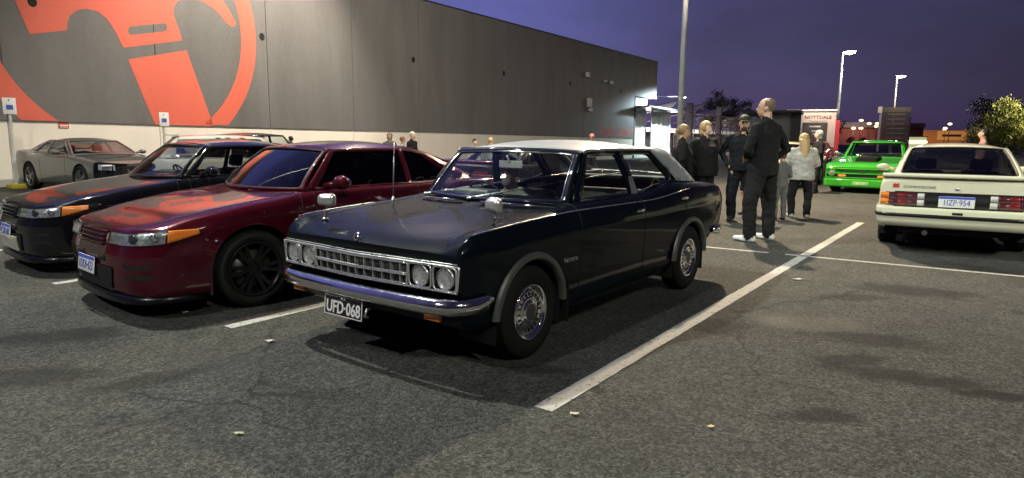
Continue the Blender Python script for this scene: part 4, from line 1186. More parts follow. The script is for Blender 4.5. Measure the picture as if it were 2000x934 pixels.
# ------------------------------------------------------------------ generic body for the cars further back
def generic(pose, label, paint, w=.85, xf=2.15, xr=-2.25, a=1.33, r=.31, zh=.70, zc=.93, zbelt=.93, zt=1.36, ax=.75, atx=.25, rtx=-.75, rbx=-1.35, zdeck=.95, glass_m=GLASS, roof_m=None, hood_m=None, win_split=-.35, rim=None, rimm=None, nose_round=.5, lamps=True, yr=.56, grille_m=None, nose_m=None, tail=True, seats=True, group=None, mirrors=True):
    root = thing('parked_car', label, 'car', (pose[0], pose[1], 0), R(pose[2]), group)
    c = CarB(root, paint)
    YB = (.88, .95, .985, 1.0, .995, .965, .915, .76, .37, 0)
    def row(x, z, k=1.0, dz=0):
        return [(x, w * y * k, zz + dz) for y, zz in zip(YB, z)]
    s0 = .18
    def sec(top, sh, belt=None):       # z list: sill .. centre
        return (s0, s0 + .02, .36, .52, .52 + (sh - .52) * .5, sh - .02, sh + (top - sh) * .45, sh + (top - sh) * .8, top - .004, top)
    n = nose_round
    row0 = [(xf - .05 * (i in (0, 1)) - .06 * max(0, i - 4) / 5, w * .30 * min(1, (9 - i) / 4), z) for i, z in enumerate((s0 + .02, s0 + .04, .36, .50, .58, zh - .05, zh - .02, zh - .01, zh, zh))]
    row1 = [(xf - .06 - .05 * (i in (0, 1)) - .06 * max(0, i - 4) / 5, w * (.62 if i < 6 else (.58, .5, .25, 0)[i - 6]), z) for i, z in enumerate((s0, s0 + .02, .36, .50, .59, zh - .035, zh, zh + .01, zh + .015, zh + .018))]
    row2 = [(xf - .16 - .05 * (i in (0, 1)) - .06 * max(0, i - 4) / 5, w * (.84 if i < 6 else (.80, .66, .32, 0)[i - 6]), z) for i, z in enumerate((s0, s0 + .02, .36, .50, .60, zh - .02, zh + .02, zh + .04, zh + .05, zh + .053))]
    ts = [xf, xf - .06, xf - .16, xf - .40, a + .0, (a + ax) / 2 + .08, ax, 0.2, -.5, rbx + .2, -a, xr + .35, xr + .10, xr]
    if not all(ts[i] > ts[i + 1] + .03 for i in range(len(ts) - 1)):
        ts2 = sorted(set(round(t, 3) for t in ts), reverse=True); 
        for i in range(1, len(ts2)):
            if ts2[i] > ts2[i - 1] - .05: ts2[i] = ts2[i - 1] - .05
        ts = ts2
    hz = lambda x: zh + .06 + (zc - zh - .06) * max(0, min(1, (xf - .3 - x) / (xf - .3 - ax))) ** .8
    rows = [row0, row1, row2]
    for t in ts[3:]:
        if t > ax: rows.append(row(t, sec(hz(t), hz(t) - .045 - .02), .95 + .05 * min(1, (xf - t) / .8)))
        elif t > rbx: rows.append(row(t, sec(zbelt + .02, zbelt - .06)))
        elif t > xr + .2: rows.append(row(t, sec(zdeck + .01, zdeck - .06), 1.0))
        elif t > xr + .05: rows.append(row(t, sec(zdeck, zdeck - .07), .96))
        else: rows.append(row(t, tuple(min(z, zdeck - .05) + (.08 if i < 2 else 0) for i, z in enumerate(sec(zdeck - .04, zdeck - .1))), .90))
    W = [(a, r, r + .05), (-a, r, r + .05)]
    c.body(ts, rows, {3}, W, ([('front_bumper', lambda x, q, j: x > xf - .30 and j < 6.6)] if nose_m else []) + [('bonnet', lambda x, q, j: ax + .06 < x < xf - .22 and j > 6.6), ('*door', lambda x, q, j: win_split - .1 < x < ax - .08 and 1.2 < j < 6.8), ('boot_lid', lambda x, q, j: xr + .12 < x < rbx - .1 and j > 7.0)],
           lambda x, q, j: rbx + .06 < x < ax - .18 and j > 7.0, stations=(ax + .06, ax - .08, win_split - .1, rbx + .06, rbx - .1, xf - .22), step=.08, sub=4, mats={'bonnet': hood_m or paint, 'front_bumper': nose_m or paint})
    rn = lambda p, q, m=10: [p + (q - p) * i / m for i in range(m + 1)]
    c.gaps([[(ax - .08, j / 3) for j in range(4, 21)], [(win_split - .1, j / 3) for j in range(4, 21)], [(x, 6.6) for x in rn(xf - .22, ax + .06)]], .004)
    y0 = w * .86
    g = dict(yb=y0, zb=zbelt - .005, yr=yr, zr=zt - .06, taper=.012, xc=-.2, crown=.055, paint=paint, roof_mat=roof_m or paint,
             side=rpoly([(ax, zbelt - .02), (win_split, zbelt - .015), (rbx, zdeck - .01), (rtx, zt - .06), (atx, zt - .065)], [0, 0, 0, .15, .05], 5),
             wins=[rpoly([(ax - .13, zbelt + .01), (win_split + .04, zbelt + .01), (win_split + .06, zt - .095), (atx - .03, zt - .095)], .03),
                   rpoly([(win_split - .04, zbelt + .01), (rbx + .33, zbelt + .02), (rtx - .02, zt - .12), (win_split - .02, zt - .095)], .04)],
             glass=[glass_m, glass_m],
             ws=dict(b=(ax, zbelt - .012), bc=(ax + .18, zc - .005), t=(atx, zt - .065), tc=(atx + .07, zt - .045), m=(.06, .07, .05), glass=glass_m, seal=SEAL),
             rw=dict(b=(rbx, zdeck - .01), bc=(rbx - .1, zdeck), t=(rtx, zt - .065), tc=(rtx - .05, zt - .045), m=(.12, .09, .08), glass=glass_m))
    c.house(g)
    if seats: c.cabin(ax, rbx + .1, w * .78, .26, zbelt - .02, ((.0, 1), (.0, -1)), rbx + .55, -1, back_h=.52)
    for sd in (1, -1):
        if lamps:
            b = MB(); b.grid(lambda u, v: outset(c.gridpt(xf - .05 - .16 * u, 4.0 + 1.0 * v), .006) * 1.0 if sd > 0 else V3((outset(c.gridpt(xf - .05 - .16 * u, 4.0 + 1.0 * v), .006).x, -outset(c.gridpt(xf - .05 - .16 * u, 4.0 + 1.0 * v), .006).y, c.gridpt(xf - .05 - .16 * u, 4.0 + 1.0 * v).z)), [0, .25, .5, .75, 1], [0, .5, 1])
            b.build('headlight', mat('lamp_silver', (.6, .6, .62), .15, .6, coat=1), root)
        if tail:
            t = MB(); t.rbox((xr - .005, sd * w * .62, zdeck - .20), (.03, w * .40, .11), .012); t.build('tail_light', REDLENS, root)
        if mirrors:
            m_ = MB(); m_.ell((ax - .22, sd * (w + .09), zbelt + .06), (.07, .10, .06)); m_.tube([(ax - .2, sd * w * .9, zbelt + .03), (ax - .2, sd * (w + .05), zbelt + .05)], .025, 6); m_.build('door_mirror', paint, root)
        for x in (a, -a): c.wheel(x, sd * (w - .10), r, .21, rim or rim_spoke(5, False, .02), r * .68, (rimm or STEEL, rimm or STEEL))
    gm_ = MB(); gm_.grid(lambda y, z: V3((xf + .004 - .05 * (y / (w * .45)) ** 2 * .3, y, z)), [-w * .42 + w * .84 * i / 8 for i in range(9)], [.46, zh - .07]); gm_.build('grille', grille_m or SHUT, root)
    gm_ = MB(); gm_.grid(lambda y, z: V3((xf + .005 - .02 * abs(y), y, z)), [-w * .40 + w * .8 * i / 8 for i in range(9)], [.24, .35]); gm_.build('bumper_opening', SHUT, root)
    ut = MB(); ut.box((0, 0, .2), (2 * a - .8, w * 1.5, .03)); ut.box((a, 0, .3), (.5, w * 1.3, .1)); ut.box((-a, 0, .3), (.5, w * 1.3, .1)); ut.build('chassis', LINER, root)
    return root, c
SILV = car_paint('silver_grey_paint', (.145, .15, .142), .35, .35)
CREAM = car_paint('cream_paint', (.60, .60, .55), 0, .35)
must, mc = generic((-10.95, 17.33, -33), 'silver grey muscle coupe with glossy black bonnet, nose out from the wall', SILV, w=.95, xf=2.25, xr=-2.33, a=1.36, r=.345, zh=.75, zc=.95, zbelt=.93, zt=1.34, ax=.70, atx=.05, rtx=-.85, rbx=-1.65, zdeck=1.03, hood_m=BLK, nose_m=BLK, roof_m=BLK, win_split=-.62, yr=.60,
                   glass_m=glass('mild_tint', (.45, .47, .48), 1.0), rimm=mat('dark_silver_alloy', (.25, .25, .26), .3, .9))
for sd in (1, -1):
    b = MB(); b.rbox((2.14, sd * .66, .70), (.12, .30, .05), .02, rot=(0, 0, sd * -.3)); b.build('light_strip', mat('bright_lamp', (.8, .82, .85), .1, coat=1.0), must)
crm, cc = generic((-6.25, 15.6, 30), 'cream hatchback with roof spoiler seen behind the black coupe', CREAM, w=.83, zt=1.44, rtx=-1.45, rbx=-1.85, xr=-1.98, xf=1.9, a=1.22, win_split=-.45, glass_m=glass('pale_tint', (.6, .64, .62), 1.0), yr=.60, zdeck=.96)
b = MB(); b.grid(lambda u, v: V3((-1.42 - .26 * u, (v * 2 - 1) * .60, 1.425 + .02 * u)), [0, .5, 1], [i / 8 for i in range(9)]); solid(b.build('roof_spoiler', CREAM, crm), .03, 0)
DKG = car_paint('dark_graphite_paint', (.02, .022, .024), .3, .3)
generic((-7.5, 19.9, -30), 'dark hatchback whose curved roof shows above the black coupe', DKG, w=.86, zt=1.52, rtx=-1.35, rbx=-1.8, xr=-2.0, a=1.25, win_split=-.4, yr=.60, zdeck=1.0, mirrors=False)
generic((.35, 14.4, 53), 'dark saloon parked behind the saloon with the white roof', DKG, w=.84, zt=1.34, rtx=-.75, rbx=-1.3, glass_m=GLASS)
generic((8.9, 21.8, -127), 'cream old saloon behind the girl in the pale jacket', car_paint('pale_gold_paint', (.55, .50, .36), .0, .3), w=.86, zt=1.40, xf=2.3, xr=-2.4, grille_m=CHROME)
generic((21.5, 47, -120), 'red car far behind the green pickup', car_paint('bright_red_paint', (.5, .02, .03), 0, .3), w=.86, zt=1.42, seats=False)

# ------------------------------------------------------------------ white hatch-backed saloon on the right, seen from behind
def white_car():
    P = car_paint('warm_white_paint', (.64, .63, .48), 0, .34)
    root = thing('parked_car', 'white car on the right seen from behind, black rear band and plate', 'car', (6.711, 10.156, 0), R(58.6))
    c = CarB(root, P)
    YB = (.76, .82, .845, .855, .85, .835, .80, .68, .34, 0)
    def row(x, z, k=1.0): return [(x, y * k, q) for y, q in zip(YB, z)]
    ts = [2.2, 2.05, 1.6, 1.334, .8, .2, -.6, -1.0, -1.334, -1.8, -2.15, -2.33, -2.38, -2.405]
    rows = [row(2.2, (.25, .3, .36, .5, .6, .66, .69, .7, .7, .7), .92), row(2.05, (.2, .25, .36, .5, .64, .72, .76, .77, .78, .78), .97), row(1.6, (.19, .22, .36, .52, .68, .78, .83, .85, .86, .86)), row(1.334, (.19, .22, .36, .53, .69, .8, .85, .87, .88, .88)),
            row(.8, (.19, .22, .36, .54, .72, .85, .91, .92, .92, .92)), row(.2, (.19, .22, .36, .55, .74, .87, .93, .94, .94, .94)), row(-.6, (.19, .22, .36, .56, .75, .88, .945, .955, .955, .955)), row(-1.0, (.19, .22, .36, .56, .76, .89, .955, .965, .965, .965)),
            row(-1.334, (.2, .23, .36, .57, .77, .90, .96, .975, .975, .975)), row(-1.8, (.24, .27, .38, .57, .77, .905, .965, .985, .985, .985)), row(-2.15, (.30, .33, .42, .57, .77, .905, .965, .98, .98, .98), .992),
            row(-2.33, (.33, .36, .44, .57, .77, .90, .955, .968, .968, .968), .982), row(-2.38, (.34, .37, .45, .57, .765, .88, .935, .948, .948, .948), .975), row(-2.405, (.36, .39, .46, .57, .76, .865, .91, .92, .92, .92), .965)]
    c.body(ts, rows, {3}, [(1.334, .31, .36), (-1.334, .31, .365)], [('boot_lid', lambda x, q, j: -2.3 < x < -1.98 and j > 6.9), ('*door', lambda x, q, j: -.5 < x < .7 and 1.2 < j < 6.8)], lambda x, q, j: -1.75 < x < .5 and j > 7, stations=(.7, -.5, -2.3, -1.98, .5, -1.75), step=.06, sub=5)
    g = dict(yb=.73, zb=.96, yr=.57, zr=1.335, taper=.010, xc=0, crown=.055, paint=P,
             side=rpoly([(.72, .94), (-.6, .955), (-1.97, .985), (-1.08, 1.335), (.05, 1.33)], [0, 0, 0, .1, .05]),
             wins=[rpoly([(.55, .97), (-.40, .97), (-.38, 1.30), (.02, 1.30)], .03), rpoly([(-.48, .97), (-1.25, .985), (-.95, 1.29), (-.46, 1.30)], .04)], glass=[GLASS_TINT, GLASS_TINT],
             ws=dict(b=(.72, .945), bc=(.92, .94), t=(.05, 1.33), tc=(.13, 1.35), glass=GLASS, seal=SEAL),
             rw=dict(b=(-1.97, .985), bc=(-2.05, .99), t=(-1.06, 1.33), tc=(-1.12, 1.352), m=(.075, .05, .03), glass=glass('rear_tint', (.10, .10, .11), .7), bow=.03, seal=SEAL, seal_r=.012))
    c.house(g)
    # boot spoiler
    s = MB(); s.grid(lambda u, v: V3((-2.10 - .30 * u - .03 * (1 - abs(v * 2 - 1) ** 3), (v * 2 - 1) * .815, .985 + .035 * u - (.03 * (1 - u) * 0))), [i / 5 for i in range(6)], [i / 16 for i in range(17)]); so = s.build('boot_spoiler', P, root); solid(so, .045, -1)
    # rear panel: boot face, black band, lamps, plate
    xx = -2.41
    rx = lambda y: xx + .03 * (abs(y) / .84) ** 3
    def face(poly, off, name, m, th=.008, par=None):
        b = MB(); sheet(b, poly, [], lambda y, z: V3((rx(y) - off, y, z)), .1); o = b.build(name, m, par or root); solid(o, th, 0); return o
    bl = mat('satin_black_panel', (.010, .010, .011), .28)
    face(rpoly([(-.825, .795), (.825, .795), (.815, .60), (-.815, .60)], .01), .006, 'rear_band', bl)
    for sd in (1, -1):
        cl = face([(sd * .330, .775), (sd * .820, .785), (sd * .812, .612), (sd * .330, .618)], .014, 'tail_light', mat('lamp_backing', (.03, .008, .01), .3, coat=1.0))
        for (y0, y1, m) in ((.725, .815, AMBER), (.64, .72, mat('dark_red_lens', (.05, .006, .012), .2, coat=1.0)), (.53, .632, REDLENS), (.42, .522, mat('deep_red_lens', (.07, .008, .014), .2, coat=1.0)), (.338, .412, WHITELENS)):
            for z0, z1 in ((.703, .775), (.622, .694)):
                face(rpoly([(sd * y0, z0), (sd * y1, z0), (sd * y1, z1), (sd * y0, z1)], .008, 2), .022, 'lamp_segment', m, .008, cl)
    M = frame_m((xx - .026, 0, .685), (0, -1, 0), (.05, 0, 1))
    c.plate(M, '1IZP·954', .372, .134, mat('plate_white_bg', (.7, .71, .72)), mat('plate_blue_text', (.05, .06, .28)), None, mat('plate_blue_band', (.07, .09, .5)), None, .10, sx=.78)
    lk = MB(); lk.lathe([(.020, .004), (.018, .010), (0, .012)], (0, 0, 0), 'X', 18); lk.v = [(xx - p[0], p[1] - .0, p[2] + .845) for p in lk.v]; lk.build('boot_lock', STEEL, root)
    text('SS', .062, 'boot_badge', mat('badge_red', (.5, .02, .03), .4), root, frame_m((xx + .004, .655, .862), (0, -1, 0), (.05, 0, 1)), .004, sx=1.2, bold=.004)
    text('COMMODORE', .042, 'boot_lettering', mat('letter_grey', (.12, .12, .12), .4), root, frame_m((xx + .004, .40, .852), (0, -1, 0), (.05, 0, 1)), .003, sx=1.25)
    # bumper
    path = [(-1.75, .862), (-2.0, .868), (-2.25, .86), (-2.40, .835), (-2.455, .77), (-2.475, .6), (-2.49, .3), (-2.495, 0)]
    path = path + [(x, -y) for x, y in path[-2::-1]]
    def sweep(prof, name, m, grow=0):
        vs = []
        for i, (x, y) in enumerate(path):
            p = V3((x, y, 0)); pa = path[max(0, i - 1)]; pb = path[min(len(path) - 1, i + 1)]
            t = V3((pb[0] - pa[0], pb[1] - pa[1], 0)).normalized(); n = V3((t.y, -t.x, 0))
            if n.dot(p - V3((-1.2, 0, 0))) < 0: n = -n
            for o, z in prof: vs.append(p + n * o + V3((0, 0, z)))
        b = MB(); m_ = len(prof); b.add(vs, [(i * m_ + q, (i + 1) * m_ + q, (i + 1) * m_ + q + 1, i * m_ + q + 1) for i in range(len(path) - 1) for q in range(m_ - 1)], 0, True)
        return b.build(name, m, root)
    bo = sweep([(-.08, .60), (-.012, .60), (.0, .592), (.006, .57), (.006, .50), (.004, .465), (-.004, .455), (-.004, .43), (-.03, .36), (-.10, .345)], 'rear_bumper', P)
    sweep([(.002, .522), (.014, .520), (.018, .50), (.014, .480), (.002, .478)], 'bumper_strip', bl)
    rv = MB(); rv.rbox((xx - .088, -.02, .545), (.012, .11, .032), .005); rv.build('bumper_slot', SHUT, root)
    ex = MB(); ex.tube([(-2.1, .30, .27), (-2.46, .30, .285)], .032, 10); ex.build('exhaust_pipe', mat('sooty_pipe', (.05, .045, .04), .6, .6), root)
    c.cabin(.70, -1.3, .66, .25, .94, ((.0, 1), (.0, -1)), -.80, -1, back_h=.56)
    ut = MB(); ut.box((0, 0, .2), (2.0, 1.3, .03)); ut.box((-1.334, 0, .3), (.1, 1.3, .09)); ut.rbox((-2.0, 0, .34), (.6, 1.2, .16), .04); ut.build('chassis', LINER, root)
    for x in (1.334, -1.334):
        for sd in (1, -1): c.wheel(x, sd * .735, .312, .215, rim_spoke(5, False, .02), .20, (STEEL, STEEL))
    for sd in (1, -1):
        m_ = MB(); m_.ell((.50, sd * .93, 1.0), (.06, .10, .06)); m_.tube([(.5, sd * .74, .97), (.5, sd * .88, .99)], .025, 6); m_.build('door_mirror', P, root)
    return root
white_saloon = white_car()

# ------------------------------------------------------------------ green pickup facing us
def pickup():
    G = car_paint('bright_green_paint', (.028, .23, .018), 0, .3)
    root = thing('pickup_truck', 'bright green old pickup truck facing us with black bonnet scoop', 'truck', (11.07, 20.2, 0), R(-127))
    c = CarB(root, G)
    YB = (.84, .89, .93, .955, .95, .94, .90, .74, .36, 0)
    def row(x, z, k=1.0): return [(x, y * k, q) for y, q in zip(YB, z)]
    ts = [2.40, 2.36, 2.25, 1.9, 1.5, 1.15, .8, .2, -.45, -.60, -1.6, -2.2, -2.4]
    rows = [row(2.40, (.17, .19, .30, .40, .55, .66, .70, .715, .72, .72), .965), row(2.36, (.16, .18, .30, .42, .60, .735, .765, .775, .78, .78), .985), row(2.25, (.16, .18, .30, .42, .62, .775, .81, .815, .82, .82)), row(1.9, (.16, .18, .30, .42, .64, .81, .85, .86, .865, .865)),
            row(1.5, (.16, .18, .30, .42, .65, .84, .88, .895, .90, .90)), row(1.15, (.16, .18, .30, .42, .66, .87, .92, .935, .94, .94)), row(.8, (.16, .18, .30, .42, .66, .90, .955, .965, .97, .97)), row(.2, (.16, .18, .30, .42, .66, .90, .96, .97, .97, .97)), row(-.45, (.16, .18, .30, .42, .66, .90, .96, .97, .97, .97)),
            row(-.60, (.18, .2, .30, .42, .66, .84, .86, .86, .86, .86)), row(-1.6, (.2, .22, .32, .42, .66, .84, .86, .86, .86, .86)), row(-2.2, (.24, .26, .34, .44, .66, .84, .86, .86, .86, .86)), row(-2.4, (.26, .28, .36, .46, .66, .83, .85, .85, .85, .85), .98)]
    c.body(ts, rows, {3, 5}, [(1.55, .33, .39), (-1.45, .33, .39)], [('bonnet', lambda x, q, j: .95 < x < 2.3 and j > 6.5), ('*door', lambda x, q, j: -.35 < x < .8 and 1.2 < j < 6.8)], lambda x, q, j: (-.42 < x < .6 and j > 7) or (-2.3 < x < -.7 and j > 7.2), stations=(.95, .8, -.35, .6, -.42, 2.3), step=.07, sub=5)
    g = dict(yb=.80, zb=.965, yr=.66, zr=1.41, taper=.005, crown=.05, paint=G,
             side=rpoly([(.72, .955), (-.48, .955), (-.36, 1.41), (.30, 1.405)], [0, 0, .06, .05]),
             wins=[rpoly([(.32, .985), (-.32, .985), (-.27, 1.37), (.17, 1.37)], .03), rpoly([(.55, .985), (.37, .985), (.215, 1.36), (.27, 1.36)], .02)], glass=[GLASS, GLASS],
             ws=dict(b=(.72, .96), bc=(.86, .965), t=(.30, 1.405), tc=(.42, 1.425), m=(.075, .10, .04), glass=GLASS, seal=SEAL),
             rw=dict(b=(-.48, .96), bc=(-.52, .96), t=(-.36, 1.40), tc=(-.40, 1.42), m=(.10, .12, .10), glass=GLASS))
    c.house(g)
    vis = MB(); vis.grid(lambda u, v: V3((.43 + .10 * u - .10 * abs(v * 2 - 1) ** 2, (v * 2 - 1) * .66, 1.425 - .035 * u)), [0, .5, 1], [i / 10 for i in range(11)]); solid(vis.build('sun_visor', G, root), .02, 0)
    pk = MB()
    # grille: black recess, green bars, round lamps, amber lamps, bumper with plate
    rc_ = MB(); rc_.add([(2.405, -.88, .425), (2.405, .88, .425), (2.395, .88, .655), (2.395, -.88, .655)], [(0, 1, 2, 3)]); rc_.build('grille_recess', SHUT, root)
    for z, h in ((.662, .028), (.535, .030), (.418, .03)):
        b = MB(); b.rbox((2.415, 0, z), (.04, 1.80, h), .008); b.build('grille_bar', G, root)
    for k in range(3):
        for z0 in (.585, .472):
            b = MB(); b.box((2.408, 0, z0 + .018 * k), (.012, 1.16, .004)); b.build('grille_slat', BLACKP, root)
    bt = MB(); bt.box((2.43, 0, .600), (.012, .15, .030)); bt.box((2.43, 0, .600), (.012, .06, .052)); bt.build('grille_badge', CHROME, root)
    for sd in (1, -1):
        b = MB(); b.lathe([(.105, .0), (.105, .03), (.085, .035), (.083, .02)], (2.405, sd * .755, .56), 'X', 24); h = b.build('headlight', G, root)
        b = MB(); b.lathe([(.083, .02), (.06, .032), (0, .038)], (2.405, sd * .755, .56), 'X', 24); b.build('lens', mat('dull_headlamp', (.20, .19, .18), .12, coat=1), h)
        b = MB(); b.rbox((2.418, sd * .49, .475), (.03, .20, .055), .01); b.build('indicator', AMBER, root)
        m_ = MB(); m_.ell((.55, sd * 1.02, 1.08), (.04, .09, .06)); m_.tube([(.55, sd * .8, 1.0), (.55, sd * .98, 1.06)], .012, 6); m_.build('door_mirror', CHROME, root)
    bp = MB(); bp.grid(lambda u, v: V3((2.50 - .10 * abs(u) ** 4 - .02 * abs(v - .5), u * .95, .165 + .225 * v)), [-1 + i / 10 for i in range(21)], [0, .2, .5, .8, 1]); solid(bp.build('front_bumper', G, root), .03, 0)
    c.plate(frame_m((2.512, 0, .275), (0, 1, 0), (0, 0, 1)), '68·C10', .40, .10, mat('plate_green_bg', (.16, .30, .10)), mat('plate_pale_text', (.55, .65, .40)), None, None, None, .085, sx=.9)
    sc = MB(); sc.add([(1.95, -.27, .862), (1.95, .27, .862), (1.25, .30, .925), (1.25, -.30, .925), (1.93, -.25, .965), (1.93, .25, .965), (1.25, .28, 1.0), (1.25, -.28, 1.0)], [(0, 1, 5, 4), (1, 2, 6, 5), (2, 3, 7, 6), (3, 0, 4, 7), (4, 5, 6, 7)]); sc.build('bonnet_scoop', mat('satin_black_scoop', (.004, .004, .004), .7, spec=.1, noise_=(10, .2)), root)
    c.cabin(.66, -.42, .74, .28, .95, (), -.0, -1, dash_m=INTER)
    for p0, q1, q2 in (((.84, .5, .97), (.62, .10), (.12, .10)), ((.88, -.12, .97), (-.1, .10), (-.62, .10))):
        w = MB(); w.tube([p0, c.ws(q1[0], q1[1], .02), c.ws(q2[0], q2[1], .016)], [.007, .006, .006], 6); w.build('wiper', STEEL, root)
    ut = MB(); ut.box((0, 0, .22), (4.2, 1.2, .05)); ut.rbox((1.5, 0, .45), (1.2, .8, .4), .05); ut.build('chassis', LINER, root)
    for x in (1.55, -1.45):
        for sd in (1, -1): c.wheel(x, sd * .80, .335, .24, rim_spoke(5, False, .02), .215, (STEEL, STEEL))
    return root
green_pickup = pickup()
# ------------------------------------------------------------------ ground
def asphalt():
    m = bpy.data.materials.new('asphalt'); m.use_nodes = True
    nt = m.node_tree; N = nt.nodes; b = N['Principled BSDF']; L = nt.links.new
    tc = N.new('ShaderNodeTexCoord')
    def noise_t(sc, det=4, rough=0.55):
        n = N.new('ShaderNodeTexNoise'); n.inputs['Scale'].default_value = sc; n.inputs['Detail'].default_value = det; n.inputs['Roughness'].default_value = rough
        L(tc.outputs['Object'], n.inputs['Vector']); return n
    def rng_(src, a, b_, c, d):
        r = N.new('ShaderNodeMapRange'); r.inputs['From Min'].default_value = a; r.inputs['From Max'].default_value = b_; r.inputs['To Min'].default_value = c; r.inputs['To Max'].default_value = d
        L(src, r.inputs['Value']); return r.outputs['Result']
    def mul(x, y):
        n = N.new('ShaderNodeMath'); n.operation = 'MULTIPLY'; L(x, n.inputs[0]); L(y, n.inputs[1]); return n.outputs[0]
    vo = N.new('ShaderNodeTexVoronoi'); vo.inputs['Scale'].default_value = 105; vo.feature = 'F1'; L(tc.outputs['Object'], vo.inputs['Vector'])
    vo2 = N.new('ShaderNodeTexVoronoi'); vo2.inputs['Scale'].default_value = 52; L(tc.outputs['Object'], vo2.inputs['Vector'])
    hs = N.new('ShaderNodeSeparateColor'); L(vo.outputs['Color'], hs.inputs['Color'])
    hs2 = N.new('ShaderNodeSeparateColor'); L(vo2.outputs['Color'], hs2.inputs['Color'])
    stone = rng_(hs.outputs['Red'], 0, 1, 0.28, 1.72)
    stone2 = rng_(hs2.outputs['Green'], 0, 1, 0.55, 1.45)
    big = rng_(noise_t(0.33, 5).outputs['Fac'], 0.3, 0.7, 0.80, 1.18)
    mid = rng_(noise_t(2.4, 6, 0.65).outputs['Fac'], 0.3, 0.7, 0.78, 1.2)
    oil = rng_(noise_t(0.62, 3, 0.45).outputs['Fac'], 0.60, 0.70, 1.0, 0.55)
    v = mul(mul(mul(stone, stone2), mul(big, mid)), oil)
    # hairline cracks, broken up
    dn = noise_t(1.6, 5, .6); dv = N.new('ShaderNodeVectorMath'); dv.operation = 'MULTIPLY_ADD'; dv.inputs[1].default_value = (.5, .5, 0)
    L(dn.outputs['Color'], dv.inputs[0]); L(tc.outputs['Object'], dv.inputs[2])
    ve = N.new('ShaderNodeTexVoronoi'); ve.feature = 'DISTANCE_TO_EDGE'; ve.inputs['Scale'].default_value = .42; L(dv.outputs['Vector'], ve.inputs['Vector'])
    ck = rng_(ve.outputs['Distance'], .0015, .006, .45, 1.0)
    ms = rng_(noise_t(.8, 3).outputs['Fac'], .50, .56, 0, 1)
    cm = N.new('ShaderNodeMix'); cm.data_type = 'FLOAT'; cm.inputs[2].default_value = 1.0; L(ms, cm.inputs['Factor']); L(ck, cm.inputs[3])
    v = mul(v, cm.outputs[0])
    # oil spots and drips of parked cars, each with its own place and ragged edge
    nd = noise_t(5.0, 5, .6)
    for (cx_, cy_, rx_, ry_, rot_, k_) in STAINS:
        mp = N.new('ShaderNodeMapping'); mp.vector_type = 'TEXTURE'; mp.inputs['Location'].default_value = (cx_, cy_, 0); mp.inputs['Rotation'].default_value = (0, 0, R(rot_)); mp.inputs['Scale'].default_value = (rx_, ry_, 1)
        L(tc.outputs['Object'], mp.inputs['Vector'])
        ln = N.new('ShaderNodeVectorMath'); ln.operation = 'LENGTH'; L(mp.outputs['Vector'], ln.inputs[0])
        ad = N.new('ShaderNodeMath'); ad.operation = 'MULTIPLY_ADD'; ad.inputs[1].default_value = 1.5; L(nd.outputs['Fac'], ad.inputs[0]); L(ln.outputs['Value'], ad.inputs[2])
        v = mul(v, rng_(ad.outputs[0], 1.30, 1.85, k_ * .85, 1.0))
    mx = N.new('ShaderNodeMix'); mx.data_type = 'RGBA'; mx.blend_type = 'MULTIPLY'; mx.inputs['Factor'].default_value = 1
    mx.inputs[6].default_value = (0.0515, 0.0515, 0.046, 1); L(v, mx.inputs[7]); L(mx.outputs[2], b.inputs['Base Color'])
    L(rng_(noise_t(0.62, 3, 0.45).outputs['Fac'], 0.60, 0.70, 0.88, 0.6), b.inputs['Roughness'])
    b.inputs['Specular IOR Level'].default_value = 0.35
    bp = N.new('ShaderNodeBump'); bp.inputs['Strength'].default_value = 0.9; bp.inputs['Distance'].default_value = 0.006
    L(mul(rng_(vo.outputs['Distance'], 0, 0.6, 1, 0), stone), bp.inputs['Height']); L(bp.outputs['Normal'], b.inputs['Normal'])
    return m
STAINS = [(2.35, 3.85, .55, .16, -20, 0.30), (2.75, 3.55, .26, .09, -15, 0.25), (2.2, 4.15, .30, .12, 10, 0.36), (3.85, 6.2, .60, .30, -25, 0.40), (2.6, 4.6, .5, .2, -15, 0.43), (1.6, 3.25, .28, .1, 0, 0.36), (4.6, 5.2, .5, .2, -30, 0.43), (3.1, 5.9, .35, .16, 0, 0.47),
          (-3.2, 4.5, .55, .22, 20, 0.43), (-2.9, 3.7, .6, .2, 10, 0.47), (-.95, 4.7, .30, .13, 0, 0.32), (-.55, 4.2, .18, .07, 0, 0.43), (-2.1, 3.7, .35, .12, 40, 0.50), (1.6, 4.9, .3, .2, 50, 0.43), (.2, 3.9, .25, .1, 0, 0.50), (-.6, 5.6, .6, .35, 53, 0.29), (-2.4, 6.6, .6, .35, 50, 0.32)]
ASPH = asphalt()
g = MB(); g.add([(-500, -300, 0), (500, -300, 0), (500, 600, 0), (-500, 600, 0)], [(0, 1, 2, 3)])
tag(g.build('asphalt_ground', ASPH), kind='structure')

